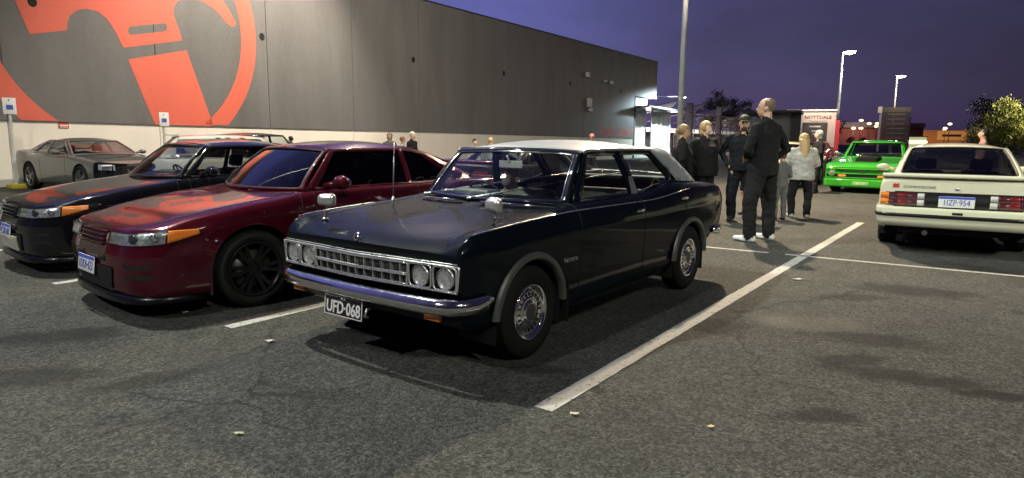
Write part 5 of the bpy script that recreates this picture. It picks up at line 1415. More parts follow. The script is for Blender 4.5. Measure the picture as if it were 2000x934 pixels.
def line_paint():
    m = mat('road_line_paint', (0.55, 0.55, 0.52), 0.7)
    nt = m.node_tree; N = nt.nodes; b = N['Principled BSDF']; L = nt.links.new
    tc = N.new('ShaderNodeTexCoord')
    n = N.new('ShaderNodeTexNoise'); n.inputs['Scale'].default_value = 22; n.inputs['Detail'].default_value = 8; n.inputs['Roughness'].default_value = 0.7
    v = N.new('ShaderNodeTexVoronoi'); v.inputs['Scale'].default_value = 75
    L(tc.outputs['Object'], n.inputs['Vector']); L(tc.outputs['Object'], v.inputs['Vector'])
    s = N.new('ShaderNodeSeparateColor'); L(v.outputs['Color'], s.inputs['Color'])
    a = N.new('ShaderNodeMath'); a.operation = 'MULTIPLY_ADD'; a.inputs[1].default_value = 0.25; L(s.outputs['Red'], a.inputs[0]); L(n.outputs['Fac'], a.inputs[2])
    r = N.new('ShaderNodeMapRange'); r.inputs['From Min'].default_value = 0.72; r.inputs['From Max'].default_value = 0.80; L(a.outputs[0], r.inputs['Value'])
    mx = N.new('ShaderNodeMix'); mx.data_type = 'RGBA'; L(r.outputs['Result'], mx.inputs['Factor'])
    mx.inputs[6].default_value = (0.37, 0.37, 0.35, 1); mx.inputs[7].default_value = (0.10, 0.098, 0.09, 1)
    L(mx.outputs[2], b.inputs['Base Color'])
    bp = N.new('ShaderNodeBump'); bp.inputs['Strength'].default_value = 0.5; bp.inputs['Distance'].default_value = 0.004
    L(v.outputs['Distance'], bp.inputs['Height']); L(bp.outputs['Normal'], b.inputs['Normal'])
    return m
PAINT = line_paint()
def mark(p, q, w):
    p = V3((p[0], p[1], 0)); q = V3((q[0], q[1], 0)); t = (q - p).normalized(); n = V3((-t.y, t.x, 0)) * (w / 2)
    k = max(2, int((q - p).length / 0.12)); mb = MB(); vs = []
    for i in range(k + 1):
        c = p.lerp(q, i / k); j = 0.004
        vs += [c + n * (1 + rng.uniform(-j, j) * 14) + V3((0, 0, 0.004)), c - n * (1 + rng.uniform(-j, j) * 14) + V3((0, 0, 0.004))]
    mb.add(vs, [(2 * i, 2 * i + 1, 2 * i + 3, 2 * i + 2) for i in range(k)])
    return tag(mb.build('parking_line', PAINT, recalc=False), kind='structure')
LD = V3((0.5885, 0.8085, 0))        # direction of the bay lines
XD = V3((0.8457, -0.5336, 0))       # direction of the line between the two rows
A0 = V3((0.17, 3.30, 0))
mark(A0, (6.15, 11.57), 0.115)
for p in ((-2.11, 4.76, 0), (-4.37, 6.16, 0), (-6.6, 7.55, 0)):
    mark(p, V3(p) + LD * 10.1, 0.105)
mark(V3((2.54, 8.75, 0)) - XD * 8, V3((2.54, 8.75, 0)) + XD * 0.86, 0.075)
mark(V3((2.54, 8.75, 0)) + XD * 1.06, V3((2.54, 8.75, 0)) + XD * 9, 0.075)

# ------------------------------------------------------------------ the warehouse with the painted wall
TH = R(56); WD = V3((math.cos(TH), math.sin(TH), 0)); WNn = V3((math.sin(TH), -math.cos(TH), 0)); W0 = V3((-13.83, 17.82, 0))
def wp(s, z, d=0.0): return W0 + WD * s + WNn * d + V3((0, 0, z))
wh = thing('warehouse', 'long dark grey warehouse with white base and red hammer ring emblem', 'building', W0)
def wbuild(mb, name, m, parent=None, **k):
    mb.v = [tuple(V3(p) - W0) for p in mb.v]
    return mb.build(name, m, parent or wh, **k)
def concrete(name, col, rough=0.75, streak=0.10):
    m = mat(name, col, rough)
    nt = m.node_tree; N = nt.nodes; b = N['Principled BSDF']; L = nt.links.new
    tc = N.new('ShaderNodeTexCoord'); mp = N.new('ShaderNodeMapping'); mp.inputs['Scale'].default_value = (1.2, 1.2, 0.25)
    n = N.new('ShaderNodeTexNoise'); n.inputs['Scale'].default_value = 0.9; n.inputs['Detail'].default_value = 7; n.inputs['Roughness'].default_value = 0.6
    n2 = N.new('ShaderNodeTexNoise'); n2.inputs['Scale'].default_value = 9; n2.inputs['Detail'].default_value = 5
    L(tc.outputs['Object'], mp.inputs['Vector']); L(mp.outputs['Vector'], n.inputs['Vector']); L(tc.outputs['Object'], n2.inputs['Vector'])
    a = N.new('ShaderNodeMath'); a.operation = 'MULTIPLY_ADD'; a.inputs[1].default_value = 0.35; L(n2.outputs['Fac'], a.inputs[0]); L(n.outputs['Fac'], a.inputs[2])
    r = N.new('ShaderNodeMapRange'); r.inputs['From Min'].default_value = 0.45; r.inputs['From Max'].default_value = 0.95; r.inputs['To Min'].default_value = 1 - streak; r.inputs['To Max'].default_value = 1 + streak
    L(a.outputs[0], r.inputs['Value'])
    mx = N.new('ShaderNodeMix'); mx.data_type = 'RGBA'; mx.blend_type = 'MULTIPLY'; mx.inputs['Factor'].default_value = 1; mx.inputs[6].default_value = (*col, 1)
    L(r.outputs['Result'], mx.inputs[7]); L(mx.outputs[2], b.inputs['Base Color'])
    bp = N.new('ShaderNodeBump'); bp.inputs['Strength'].default_value = 0.25; bp.inputs['Distance'].default_value = 0.01; L(n2.outputs['Fac'], bp.inputs['Height']); L(bp.outputs['Normal'], b.inputs['Normal'])
    return m
GREYW = concrete('dark_grey_wall_paint', (0.143, 0.141, 0.137), 0.55, 0.17)
BASEW = concrete('cream_white_base_paint', (0.80, 0.75, 0.66), 0.7, 0.05)
REDW = concrete('red_wall_paint', (0.68, 0.135, 0.085), 0.65, 0.07)
zb = lambda s: 1.79 - 0.0061 * s
TOP = 7.75; PW = 4.12; S0 = 0.35 - 4 * PW
k = 0; s = S0
while s < 46 - 0.1:
    e_ = min(s + PW - 0.022, 45.98)
    a_low = 4.80 if s > 41.4 else None
    mb = MB()
    for lo, hi, d0, d1 in ((None, TOP, -0.14, 0.0),):
        z0a = a_low or zb(s); z0b = a_low or zb(e_)
        f = [wp(s, z0a, d1), wp(e_, z0b, d1), wp(e_, TOP, d1), wp(s, TOP, d1)]; bk = [wp(s, z0a, d0), wp(e_, z0b, d0), wp(e_, TOP, d0), wp(s, TOP, d0)]
        mb.add(f + bk, [(0, 1, 2, 3), (7, 6, 5, 4), (0, 4, 5, 1), (1, 5, 6, 2), (2, 6, 7, 3), (3, 7, 4, 0)])
    wbuild(mb, 'wall_panel', GREYW)
    if not a_low:
        mb = MB()
        f = [wp(s, 0, -0.035), wp(e_, 0, -0.035), wp(e_, zb(e_) - .004, -0.035), wp(s, zb(s) - .004, -0.035)]; bk = [wp(s, 0, -0.14), wp(e_, 0, -0.14), wp(e_, zb(e_) - .004, -0.14), wp(s, zb(s) - .004, -0.14)]
        mb.add(f + bk, [(0, 1, 2, 3), (7, 6, 5, 4), (0, 4, 5, 1), (1, 5, 6, 2), (2, 6, 7, 3), (3, 7, 4, 0)])
        wbuild(mb, 'base_panel', BASEW)
    s += PW
mb = MB(); mb.add([wp(S0, 0, -0.15), wp(42.2, 0, -0.15), wp(42.2, TOP - .02, -0.15), wp(S0, TOP - .02, -0.15), wp(S0, 0, -22), wp(42.2, 0, -22), wp(42.2, TOP - .02, -22), wp(S0, TOP - .02, -22)], [(0, 1, 2, 3), (7, 6, 5, 4), (1, 5, 6, 2), (2, 6, 7, 3), (3, 7, 4, 0)])
wbuild(mb, 'wall', SHUT)
mb = MB(); mb.add([wp(42.2, 4.8, -0.15), wp(45.97, 4.8, -0.15), wp(45.97, TOP - .02, -0.15), wp(42.2, TOP - .02, -0.15), wp(42.2, 4.8, -22), wp(45.97, 4.8, -22), wp(45.97, TOP - .02, -22), wp(42.2, TOP - .02, -22)], [(0, 1, 2, 3), (7, 6, 5, 4), (0, 4, 5, 1), (1, 5, 6, 2), (2, 6, 7, 3)])
wbuild(mb, 'end_wall', GREYW)
mb = MB(); mb.add([wp(S0, TOP, .03), wp(46.02, TOP, .03), wp(46.02, TOP + .06, .03), wp(S0, TOP + .06, .03), wp(S0, TOP, -.3), wp(46.02, TOP, -.3), wp(46.02, TOP + .06, -.3), wp(S0, TOP + .06, -.3)], [(0, 1, 2, 3), (7, 6, 5, 4), (0, 4, 5, 1), (1, 5, 6, 2), (2, 6, 7, 3), (3, 7, 4, 0)])
wbuild(mb, 'parapet_cap', mat('dark_flashing', (0.05, 0.05, 0.05), 0.5, 0.3))
# emblem: flat painted plates 4 mm thick following the panels
def emblem(poly, name, parent=None, holes=()):
    mb = MB(); mb.prism(poly, lambda a, b: wp(a, b, 0.001), lambda a, b: wp(a, b, 0.005), 0, holes)
    return wbuild(mb, name, REDW, parent)
CX, CZ, RO, RI = 3.75, 4.90, 4.38, 3.79
def clip_top(poly): return poly
zl = lambda a: zb(a) + 0.003
def arc(r, a0, a1, n): return [(CX + r * math.cos(a0 + (a1 - a0) * i / n), CZ + r * math.sin(a0 + (a1 - a0) * i / n)) for i in range(n + 1)]
def base_angle(r): return -math.asin((CZ - 1.80) / r)
ro, ri = base_angle(RO), base_angle(RI)
# ring runs from the base on the right over the top to the base on the left; the top is cut by the parapet
at_ = math.asin((TOP - .03 - CZ) / RO); ati = math.asin((TOP - .03 - CZ) / RI)
rightp = arc(RO, ro, at_, 40) + arc(RI, ati, ri, 40)
leftp = [(2 * CX - x, z) for x, z in rightp][::-1]
for q in (rightp, leftp):
    q = [(x, max(z, zl(x))) for x, z in q]
    emblem(q, 'emblem_ring')
head = rpoly([(0.55, 5.70), (1.04, 4.13), (1.99, 4.36), (2.01, 4.58), (2.10, 4.79), (2.30, 4.96), (2.54, 5.04), (2.85, 5.01), (3.11, 4.82), (3.29, 4.52), (3.50, 4.05), (5.38, 4.50), (5.28, 4.86), (5.16, 5.20), (5.15, 5.46), (5.25, 5.66), (5.42, 5.80), (5.70, 5.90), (6.11, 5.86), (6.51, 5.71), (6.81, 5.48), (7.05, 5.24), (7.18, 5.18), (7.33, 5.22), (7.38, 5.32), (7.10, 5.78), (6.60, 6.35), (5.90, 6.75), (4.6, 6.95), (2.6, 6.75), (1.2, 6.35)], .05, 2)
slot = rpoly([(3.68, 4.44), (3.68, 4.69), (4.90, 4.98), (4.90, 4.73)], .12, 5)
emblem(head, 'emblem_head', holes=[slot])
handle = [(3.61, 3.72), (5.50, 4.20), (6.26, 1.90), (6.30, zl(6.3)), (4.30, zl(4.3)), (3.99, 2.60)]
emblem(handle, 'emblem_handle')
for sv in (1.18, 8.39, 16.43, 23.78, 31.3, 38.98):
    mb = MB(); n = 20
    ring = [wp(sv + .115 * math.cos(2 * math.pi * i / n), 5.0 + .135 * math.sin(2 * math.pi * i / n), .006) for i in range(n)]
    inn = [wp(sv + .10 * math.cos(2 * math.pi * i / n), 5.0 + .12 * math.sin(2 * math.pi * i / n), .012) for i in range(n)]
    mb.add(ring + inn, [(i, (i + 1) % n, n + (i + 1) % n, n + i) for i in range(n)] + [tuple(range(n, 2 * n))])
    wbuild(mb, 'wall_vent', SHUT)
M = Matrix.Translation(-W0) @ frame_m(wp(38.75, 2.02, .004), WD, (0, 0, 1))
text('Garden Centre ↑', 0.98, 'wall_lettering', REDW, wh, M, .003, sx=.83, ay='CENTER', bold=.012)
lt = mat('pale_fitting', (.6, .6, .58), .5)
for (sv, z, w, h) in ((33.5, 5.72, .34, .34), (33.85, 3.9, .42, .62), (34.05, 3.45, .32, .26), (36.21, 5.5, .14, .14), (37.2, 5.48, .3, .24)):
    mb = MB(); c = wp(sv, z, .12)
    mb.rbox((0, 0, 0), (w, .22, h), .03, rot=Matrix.Rotation(TH, 3, 'Z')); mb.v = [tuple(V3(p) + c) for p in mb.v]
    wbuild(mb, 'wall_fitting', lt)
mb = MB(); c = wp(1.69, 1.685, -.026); mb.rbox((0, 0, 0), (.26, .012, .17), .004, rot=Matrix.Rotation(TH, 3, 'Z')); mb.v = [tuple(V3(p) + c) for p in mb.v]
sg = tag(mb.build('wall_sign', mat('sign_red', (.55, .05, .05), .5)), 'small red and white sign on the cream wall base under the ring', 'sign')
mb = MB()
for dz, h in ((-.005, .04), (-.055, .014)):
    q = wp(1.69, 1.685 + dz, -.0185); mb2 = MB(); mb2.box((0, 0, 0), (.21, .004, h), rot=Matrix.Rotation(TH, 3, 'Z')); mb.add([V3(p) + q for p in mb2.v], mb2.f)
mb.build('sign_stripe', mat('sign_white', (.8, .8, .78), .5), sg)

# entrance at the far end: set back pale wall, canopy, lamp
PALE = concrete('pale_entrance_sheet', (.50, .54, .56), .5, .06)
mb = MB(); mb.add([wp(42.2, 0.7, -.9), wp(46.2, .7, -.9), wp(46.2, 4.8, -.9), wp(42.2, 4.8, -.9)], [(0, 1, 2, 3)])
solid(wbuild(mb, 'entrance_wall', PALE), .05)
for i in range(5):
    a = 46.25 + i * .82
    mb = MB(); mb.add([wp(a, .72, -.55), wp(a + .78, .72, -.55), wp(a + .78, 3.85, -.55), wp(a, 3.85, -.55)], [(0, 1, 2, 3)])
    solid(wbuild(mb, 'entrance_sheet', PALE), .04)
mb = MB(); mb.add([wp(42.3, 0, -.5), wp(50.4, 0, -.5), wp(50.4, .70, -.5), wp(42.3, .70, -.5)], [(0, 1, 2, 3)])
solid(wbuild(mb, 'entrance_plinth', BASEW), .2)
for sv in (42.4, 46.2, 48.3, 50.4):
    mb = MB(); c = wp(sv, 2.3, -.45); mb.box((0, 0, 0), (.12, .12, 3.2), rot=Matrix.Rotation(TH, 3, 'Z')); mb.v = [tuple(V3(p) + c) for p in mb.v]; wbuild(mb, 'entrance_post', lt)
mb = MB(); mb.add([wp(42.4, 3.86, -.8), wp(50.5, 3.86, -.8), wp(50.5, 3.86, .9), wp(42.4, 3.98, .9)] + [wp(42.4, 4.06, -.8), wp(50.5, 4.06, -.8), wp(50.5, 4.0, .9), wp(42.4, 4.12, .9)], [(3, 2, 1, 0), (4, 5, 6, 7), (0, 1, 5, 4), (1, 2, 6, 5), (2, 3, 7, 6), (3, 0, 4, 7)])
wbuild(mb, 'canopy', mat('dark_canopy', (.03, .032, .035), .5))
LEDW = mat('lit_led_panel', (.9, .95, 1), .4, emit=(.80, .95, 1.0), es=30)
wl = thing('wall_lamp', 'bright bluish white lamp at the far end of the grey wall', 'lamp', wp(46.9, 4.95, 1.9))
mb = MB(); mb.rbox((0, 0, .03), (.55, .40, .10), .03); mb.tube([(-.2, .0, .05), V3((-.33, -.4, .1)) + WNn * -2.0], .03, 6); mb.build('lamp_housing', lt, wl)
mb = MB(); mb.rbox((0, 0, -.03), (.48, .34, .03), .012); mb.build('led_panel', LEDW, wl)
d = bpy.data.lights.new('wall_lamp_light', 'SPOT'); d.energy = 3200; d.color = (.72, .92, 1); d.spot_size = R(165); d.spot_blend = .6; d.shadow_soft_size = .15
lo = bpy.data.objects.new('lamp_light_entrance', d); COL.objects.link(lo); lo.location = wp(46.9, 4.84, 1.9); lo.rotation_euler = (WNn * -.9 + V3((0, 0, -1))).to_track_quat('-Z', 'Y').to_euler()

# ------------------------------------------------------------------ poles with their lamp heads (lights set above)
POLEM = mat('grey_pole_paint', (.30, .31, .32), .45, .2, noise_=(6, .1))
LEDM = mat('lit_lamp_lens', (1, .95, .85), .4, emit=(1, .86, .66), es=30)
def lamp_post(x, y, h, head, label, group, head_dir=(1, 0), r0=.085, lens=LEDM, rad=.30):
    t = thing('street_lamp', label, 'street lamp', (x, y, 0), 0, group)
    mb = MB(); mb.tube([(0, 0, 0), (0, 0, h * .5), (0, 0, h)], [r0, r0 * .82, r0 * .6], 12); mb.lathe([(r0 * 2, 0), (r0 * 2, .03), (r0 * 1.2, .05)], (0, 0, 0), 'Z', 12); mb.build('pole', POLEM, t)
    hd = V3((head_dir[0], head_dir[1], 0)).normalized()
    a = MB(); a.tube([(0, 0, h - .05), hd * head * .6 + V3((0, 0, h + .04)), hd * head + V3((0, 0, h + .03))], r0 * .5, 8); a.build('arm', POLEM, t)
    M = Matrix.Rotation(math.atan2(hd.y, hd.x), 3, 'Z')
    b = MB(); b.rbox((0, 0, 0), (rad * 2.2, rad * 1.2, .10), .04); b.v = [tuple(M @ V3(p) + hd * (head + rad * .8) + V3((0, 0, h + .05))) for p in b.v]; hdo = b.build('lamp_head', POLEM, t)
    c = MB(); c.ell((0, 0, 0), (rad * 1.05, rad * .62, rad * .42)); c.v = [tuple(M @ V3((p[0], p[1], min(p[2], .0))) + hd * (head + rad * .8) + V3((0, 0, h + .005))) for p in c.v]; c.build('lamp_lens', lens, hdo)
    return t
lamp_post(4.42, 17.75, 9.5, .25, 'tall grey lamp pole rising behind the two dark-coated women', None, (.1, -1), r0=.085)
lamp_post(-8.5, 9.2, 13.4, .9, 'high lamp mast left of the row of parked cars', None, (.9, -.4), r0=.13)
lamp_post(5.6, -8.75, 10.12, .3, 'lamp pole behind the photographer', None, (0, 1))
lamp_post(8.4, -5.75, 9.1, .3, 'second lamp pole behind the photographer, added on the right to light the white car', None, (0, 1))  # added post that carries the extra spot on the white car
lamp_post(-7.5, -3.75, 9.1, .3, 'third lamp pole behind the photographer, to the left', None, (0, 1))
# roof boom lamp
t = thing('roof_floodlight', 'floodlight on a long boom over the painted wall', 'floodlight', (-3.9, 22.9, 0))
mb = MB(); base = wp(11.5, TOP + .05, -.25) - V3((-3.9, 22.9, 0)); mb.tube([base, base + V3((0, 0, 4.1)), (0, 0, 11.85)], [.09, .08, .05], 8); mb.build('boom', POLEM, t)
mb = MB(); mb.rbox((0, 0, 11.75), (.6, .4, .14), .04); h_ = mb.build('lamp_head', POLEM, t)
mb = MB(); mb.rbox((0, 0, 11.67), (.5, .32, .03), .01); mb.build('lamp_lens', LEDM, h_)

# ------------------------------------------------------------------ parking signs in front of the wall
def parking_sign(x, y, label, h=2.0, base=False):
    t = thing('parking_sign', label, 'sign', (x, y, 0), TH, 'parking signs along the wall')
    mb = MB(); mb.box((0, 0, h / 2 - .1), (.06, .06, h - .2)); mb.box((0, -.032, h * .45), (.014, .006, h * .8), 0); mb.build('post', mat('sign_post_white', (.62, .62, .60), .5, noise_=(8, .1)), t)
    mb = MB(); mb.rbox((0, -.045, h - .14), (.30, .012, .42), .005); p = mb.build('sign_plate', mat('sign_white', (.8, .8, .78), .5), t)
    mb = MB(); mb.box((0, -.053, h - .17), (.15, .004, .12)); mb.build('sign_symbol', mat('sign_blue', (.06, .10, .45), .5), p)
    text('P', .10, 'sign_letter', mat('sign_grey', (.15, .15, .16), .5), p, frame_m((0, -.054, h + -.0), (1, 0, 0), (0, 0, 1)), .002)
    if base:
        mb = MB(); mb.rbox((0, 0, .06), (.36, .36, .12), .02); mb.build('post_base', mat('yellow_base', (.5, .40, .03), .6), t)
p1 = wp(.10, 0, .83); p2 = wp(4.03, 0, 1.0)
parking_sign(p1.x, p1.y, 'parking sign on a white post with yellow base, left of the silver coupe', 2.28, True)
parking_sign(p2.x, p2.y, 'parking sign rising behind the cream car, in front of the red emblem', 2.05)

# ------------------------------------------------------------------ small litter
def litter(x, y, r, col, name, label, cat, curl=.35):
    n = 7; mb = MB(); a0 = rng.uniform(0, 6)
    ps = [(0, 0, .006)] + [(r * (1 + .25 * math.sin(3 * i + a0)) * math.cos(a0 + 2 * math.pi * i / n), .55 * r * math.sin(a0 + 2 * math.pi * i / n), .006 + curl * r * abs(math.sin(1.3 * i + a0))) for i in range(n)]
    mb.add(ps, [(0, 1 + i, 1 + (i + 1) % n) for i in range(n)], 0, True)
    o = mb.build(name, mat(name + '_' + label.split()[0], col, .7, noise_=(60, .2)))
    o.location = (x, y, .001); solid(o, .0015, 0)
    return tag(o, label, cat)
litter(-1.29, 2.97, .024, (.38, .40, .24), 'fallen_leaf', 'pale green leaf lying on the asphalt in the foreground', 'leaf')
litter(-1.67, 4.41, .034, (.42, .41, .38), 'paper_scrap', 'white paper scrap before the line end beside the burgundy coupe', 'litter')
litter(.33, 3.23, .026, (.55, .50, .40), 'fallen_leaf', 'small cream leaf beside the near end of the long bay line', 'leaf')
litter(.99, 3.09, .022, (.55, .42, .22), 'fallen_leaf', 'yellow leaf on the asphalt right of the long bay line', 'leaf')
litter(2.94, 6.65, .058, (.45, .45, .45), 'paper_scrap', 'white paper lying right of the saloon, past the bay line', 'litter', .12)
litter(-2.62, 5.15, .03, (.5, .5, .48), 'paper_scrap', 'tiny white scrap under the nose of the burgundy coupe', 'litter')
# ------------------------------------------------------------------ people
SKIN = mat('skin', (.48, .29, .20), .5, noise_=(30, .06)); SKIN2 = mat('skin_pale', (.58, .38, .29), .5, noise_=(30, .06))
EYE = mat('eye_dark', (.03, .02, .015), .3); LIP = mat('lip', (.30, .11, .09), .5)
def cloth(name, col, rough=.85): return mat(name, col, rough, spec=.2, noise_=(18, .18), bump=(9, .5, .03))
BLKC = cloth('black_cloth', (.010, .010, .012)); NAVY = cloth('navy_cloth', (.007, .008, .012)); DKT = cloth('dark_trousers', (.013, .013, .014)); GREYC = cloth('pale_grey_jacket', (.36, .36, .35)); GREYT = cloth('grey_trousers', (.12, .12, .125)); OLIVE = cloth('grey_green_top', (.42, .46, .36))
WSHOE = mat('white_shoe', (.72, .72, .70), .5, noise_=(20, .08)); BSHOE = mat('black_shoe', (.012, .012, .013), .5)
BLOND = mat('blond_hair', (.40, .27, .13), .5, noise_=(60, .3)); BROWN = mat('brown_hair', (.09, .05, .03), .5, noise_=(60, .3)); GREYH = mat('grey_hair', (.36, .35, .33), .6, noise_=(60, .25)); DARKH = mat('dark_hair', (.015, .012, .010), .5, noise_=(60, .3)); STUB = mat('cropped_hair', (.12, .085, .065), .8, noise_=(80, .25))
def arm_pose(kind, sd):
    """elbow, wrist, finger direction in body units (1.75 m figure), shoulder at (0, .185, 1.40)"""
    P = {'hang': ((-.03, .245, 1.13), (.05, .25, .88), (.12, -.02, -1)),
         'pocket': ((-.10, .285, 1.14), (.07, .215, .95), (.35, -.35, -1)),
         'front': ((.02, .275, 1.13), (.20, .09, 1.02), (.3, -1, -.1)),
         'raised': ((.14, .25, 1.16), (.21, .10, 1.42), (-.1, -.3, 1)),
         'cross': ((.03, .26, 1.14), (.21, .00, 1.13), (.1, -1, .1)),
         'wheel': ((.14, .26, 1.16), (.40, .14, 1.22), (1, -.2, .3))}[kind]
    return [V3((p[0], p[1] * sd, p[2])) for p in P]
def person(label, x, y, H, az, top=BLKC, trousers=DKT, shoes=BSHOE, skin=SKIN, hair=None, hair_m=BROWN, arms=('hang', 'hang'), head_turn=0.0, stance=.12, stride=.05, build=1.0, cap=None, beard=None, voxel=.0125, seated=False, sleeves=1.0, shorts=False, hem=.86, group=None, base_z=0.0, bulk=0.0, head_tilt=0.0):
    t = thing('person', label, 'person', (x, y, base_z), R(az), group)
    s = H / 1.75
    segs = []      # (p0, r0, p1, r1, material index)
    mats_ = [top, trousers, shoes, skin, EYE, LIP]
    mb = MB()
    def cone(a, ra, b, rb, mi, n=12):
        a = V3(a); b = V3(b); k = 5
        pts = [a.lerp(b, i / k) for i in range(k + 1)]; rs = [ra + (rb - ra) * i / k for i in range(k + 1)]
        mb.tube(pts, rs, n); mb.ell(a, (ra, ra, ra), nu=10, nv=7); mb.ell(b, (rb, rb, rb), nu=10, nv=7)
        segs.append((a, ra, b, rb, mi))
    def blob(c, r, mi, rot=None):
        mb.ell(c, r, rot=rot); rr = sum(r) / 3; segs.append((V3(c), rr, V3(c) + V3((0, 0, 1e-4)), rr, mi))
    B = build
    # torso as stacked ellipse rings
    def loft(secs, mi):
        vs = []; n = 18
        for (z, cx, hw, hd) in secs:
            for k in range(n):
                a = 2 * math.pi * k / n; vs.append(V3((cx + hd * math.cos(a), hw * math.sin(a), z)))
        m = len(secs)
        mb.add(vs, [(i * n + k, i * n + (k + 1) % n, (i + 1) * n + (k + 1) % n, (i + 1) * n + k) for i in range(m - 1) for k in range(n)] + [tuple(range(n - 1, -1, -1)), tuple((m - 1) * n + k for k in range(n))], 0, True)
        for i in range(m - 1):
            for f in (-.5, 0, .5):
                segs.append((V3((secs[i][1], secs[i][2] * f, secs[i][0])), secs[i][3] * .95 if mi else secs[i][3] * .951, V3((secs[i + 1][1], secs[i + 1][2] * f, secs[i + 1][0])), secs[i + 1][3] * .95, mi))
    bk = bulk
    dz = -.50 if seated else 0.0
    loft([(hem + dz, 0, (.185 + bk) * B, .135 * B + bk), (.95 + dz, 0, (.185 + bk) * B, .138 * B + bk), (1.08 + dz, 0, (.165 + bk) * B, .125 * B + bk), (1.22 + dz, -.005, (.180 + bk) * B, .128 * B + bk), (1.33 + dz, -.015, (.195 + bk * .6) * B, .120 * B + bk * .6), (1.41 + dz, -.02, .175 * B, .092), (1.46 + dz, -.02, .10, .07), (1.485 + dz, -.015, .066, .062)], 0)
    def leg(sd, fx, kx):
        hip = V3((0, .09 * sd, .90)); ank = V3((fx, (stance / 2 + .03) * sd, .085)); knee = V3((kx, (stance / 2 + .045) * sd, .49))
        if seated: hip = V3((0, .09 * sd, .40)); knee = V3((.42, .13 * sd, .46)); ank = V3((.55, .13 * sd, .09))
        cone(hip, .102 * B, knee, .078 * B, 1)
        if shorts: segs[-1] = (hip, .098, V3(hip).lerp(knee, .85), .075, 1)
        cone(knee, .074 * B if not shorts else .052, ank, .064 * B if not shorts else .036, 3 if shorts else 1)
        f = ank + V3((0, 0, -.045))
        cone(f + V3((-.045, 0, 0)), .043, f + V3((.15, .02 * sd, -.008)), .036, 2); blob(f + V3((.16, .022 * sd, -.006)), (.055, .045, .034), 2)
        blob(f + V3((.05, .01 * sd, -.018)), (.14, .046, .026), 2)
    leg(1, stride, stride * .5 + .02); leg(-1, -stride, -stride * .3 + .02)
    if not seated: blob((-.01, 0, .91), (.135 * B, .17 * B, .12), 1)
    wr = []
    for sd, kind in ((1, arms[0]), (-1, arms[1])):
        el, wt_, fd = arm_pose(kind, sd)
        o = V3((0, 0, dz)); sh = V3((-.015, .180 * sd * B, 1.395)) + o; el = el + o; wt_ = wt_ + o
        el.y *= B
        cone(sh, .066 + bk * .4, el, .050 + bk * .4, 0)
        mid = el.lerp(wt_, sleeves)
        cone(el, .048 + bk * .3, mid, .040 if sleeves > .9 else .043, 0)
        if sleeves < .98: cone(mid, .036, wt_, .028, 3)
        fd = fd.normalized(); side = fd.cross(V3((0, sd, .3))).normalized(); 
        palm = wt_ + fd * .055
        M3 = Matrix((fd, side, fd.cross(side))).transposed()
        blob(palm, (.055, .040, .020), 3, M3); cone(wt_, .027, palm, .024, 3)
        for q in range(4):
            b0 = palm + fd * .04 + side * (-.030 + .020 * q); ln = (.062, .074, .070, .054)[q]; bend = fd.cross(side) * (.35 * -sd)
            b1 = b0 + (fd + bend * .5).normalized() * ln * .55; b2 = b1 + (fd + bend * 1.6).normalized() * ln * .55
            cone(b0, .0105, b1, .0095, 3, 8); cone(b1, .0095, b2, .008, 3, 8)
        th0 = palm - fd * .02 + side * -.036; th1 = th0 + (fd * .6 - side * .8).normalized() * .035; cone(th0, .013, th1, .011, 3, 8); cone(th1, .011, th1 + fd * .030, .009, 3, 8)
    # head
    hc = V3((.015, 0, 1.635 + dz)); HR = Matrix.Rotation(R(head_turn), 3, 'Z') @ Matrix.Rotation(R(head_tilt), 3, 'Y')
    hp = lambda p: hc + HR @ V3(p)
    cone((-.012, 0, 1.45 + dz), .066, hp((-.015, 0, -.05)), .058, 3)
    for sd in (1, -1): cone((-.025, .03 * sd, 1.455 + dz), .058, (-.02, .15 * sd * B, 1.405 + dz), .055, 0)
    blob(hp((-.012, 0, .028)), (.098, .077, .095), 3, HR); blob(hp((.018, 0, -.045)), (.070, .060, .074), 3, HR); blob(hp((.052, 0, -.088)), (.026, .030, .022), 3, HR)
    blob(hp((.060, 0, .022)), (.030, .055, .022), 3, HR); blob(hp((.050, 0, -.015)), (.038, .058, .030), 3, HR)
    cone(hp((.084, 0, .015)), .010, hp((.104, 0, -.022)), .015, 3); blob(hp((.086, 0, -.056)), (.014, .026, .010), 3, HR)
    for sd in (1, -1): blob(hp((-.008, .078 * sd, -.012)), (.020, .010, .032), 3, HR)
    me0 = MB(); me0.v = [tuple(V3(p) * s) for p in mb.v]; me0.f = mb.f; me0.m = mb.m; me0.sm = mb.sm
    o = me0.build('body', skin, t)
    rm = o.modifiers.new('r', 'REMESH'); rm.mode = 'VOXEL'; rm.voxel_size = voxel; rm.use_smooth_shade = True
    sm = o.modifiers.new('s', 'SMOOTH'); sm.iterations = 3; sm.factor = .5
    bpy.context.view_layer.update()
    me = bpy.data.meshes.new_from_object(o.evaluated_get(bpy.context.evaluated_depsgraph_get()))
    o.modifiers.clear(); old = o.data; o.data = me; bpy.data.meshes.remove(old)
    me.materials.clear()
    for m in mats_: me.materials.append(m)
    # choose each face's cloth from the nearest limb
    A = [(a * s, ra * s, (b - a) * s, (rb - ra) * s, max(1e-9, ((b - a) * s).length_squared), mi) for a, ra, b, rb, mi in segs]
    eyes = [hp((.088, .031 * sd, .006)) * s for sd in (1, -1)]; mouth = hp((.098, 0, -.060)) * s
    cache = {}; mi_out = []
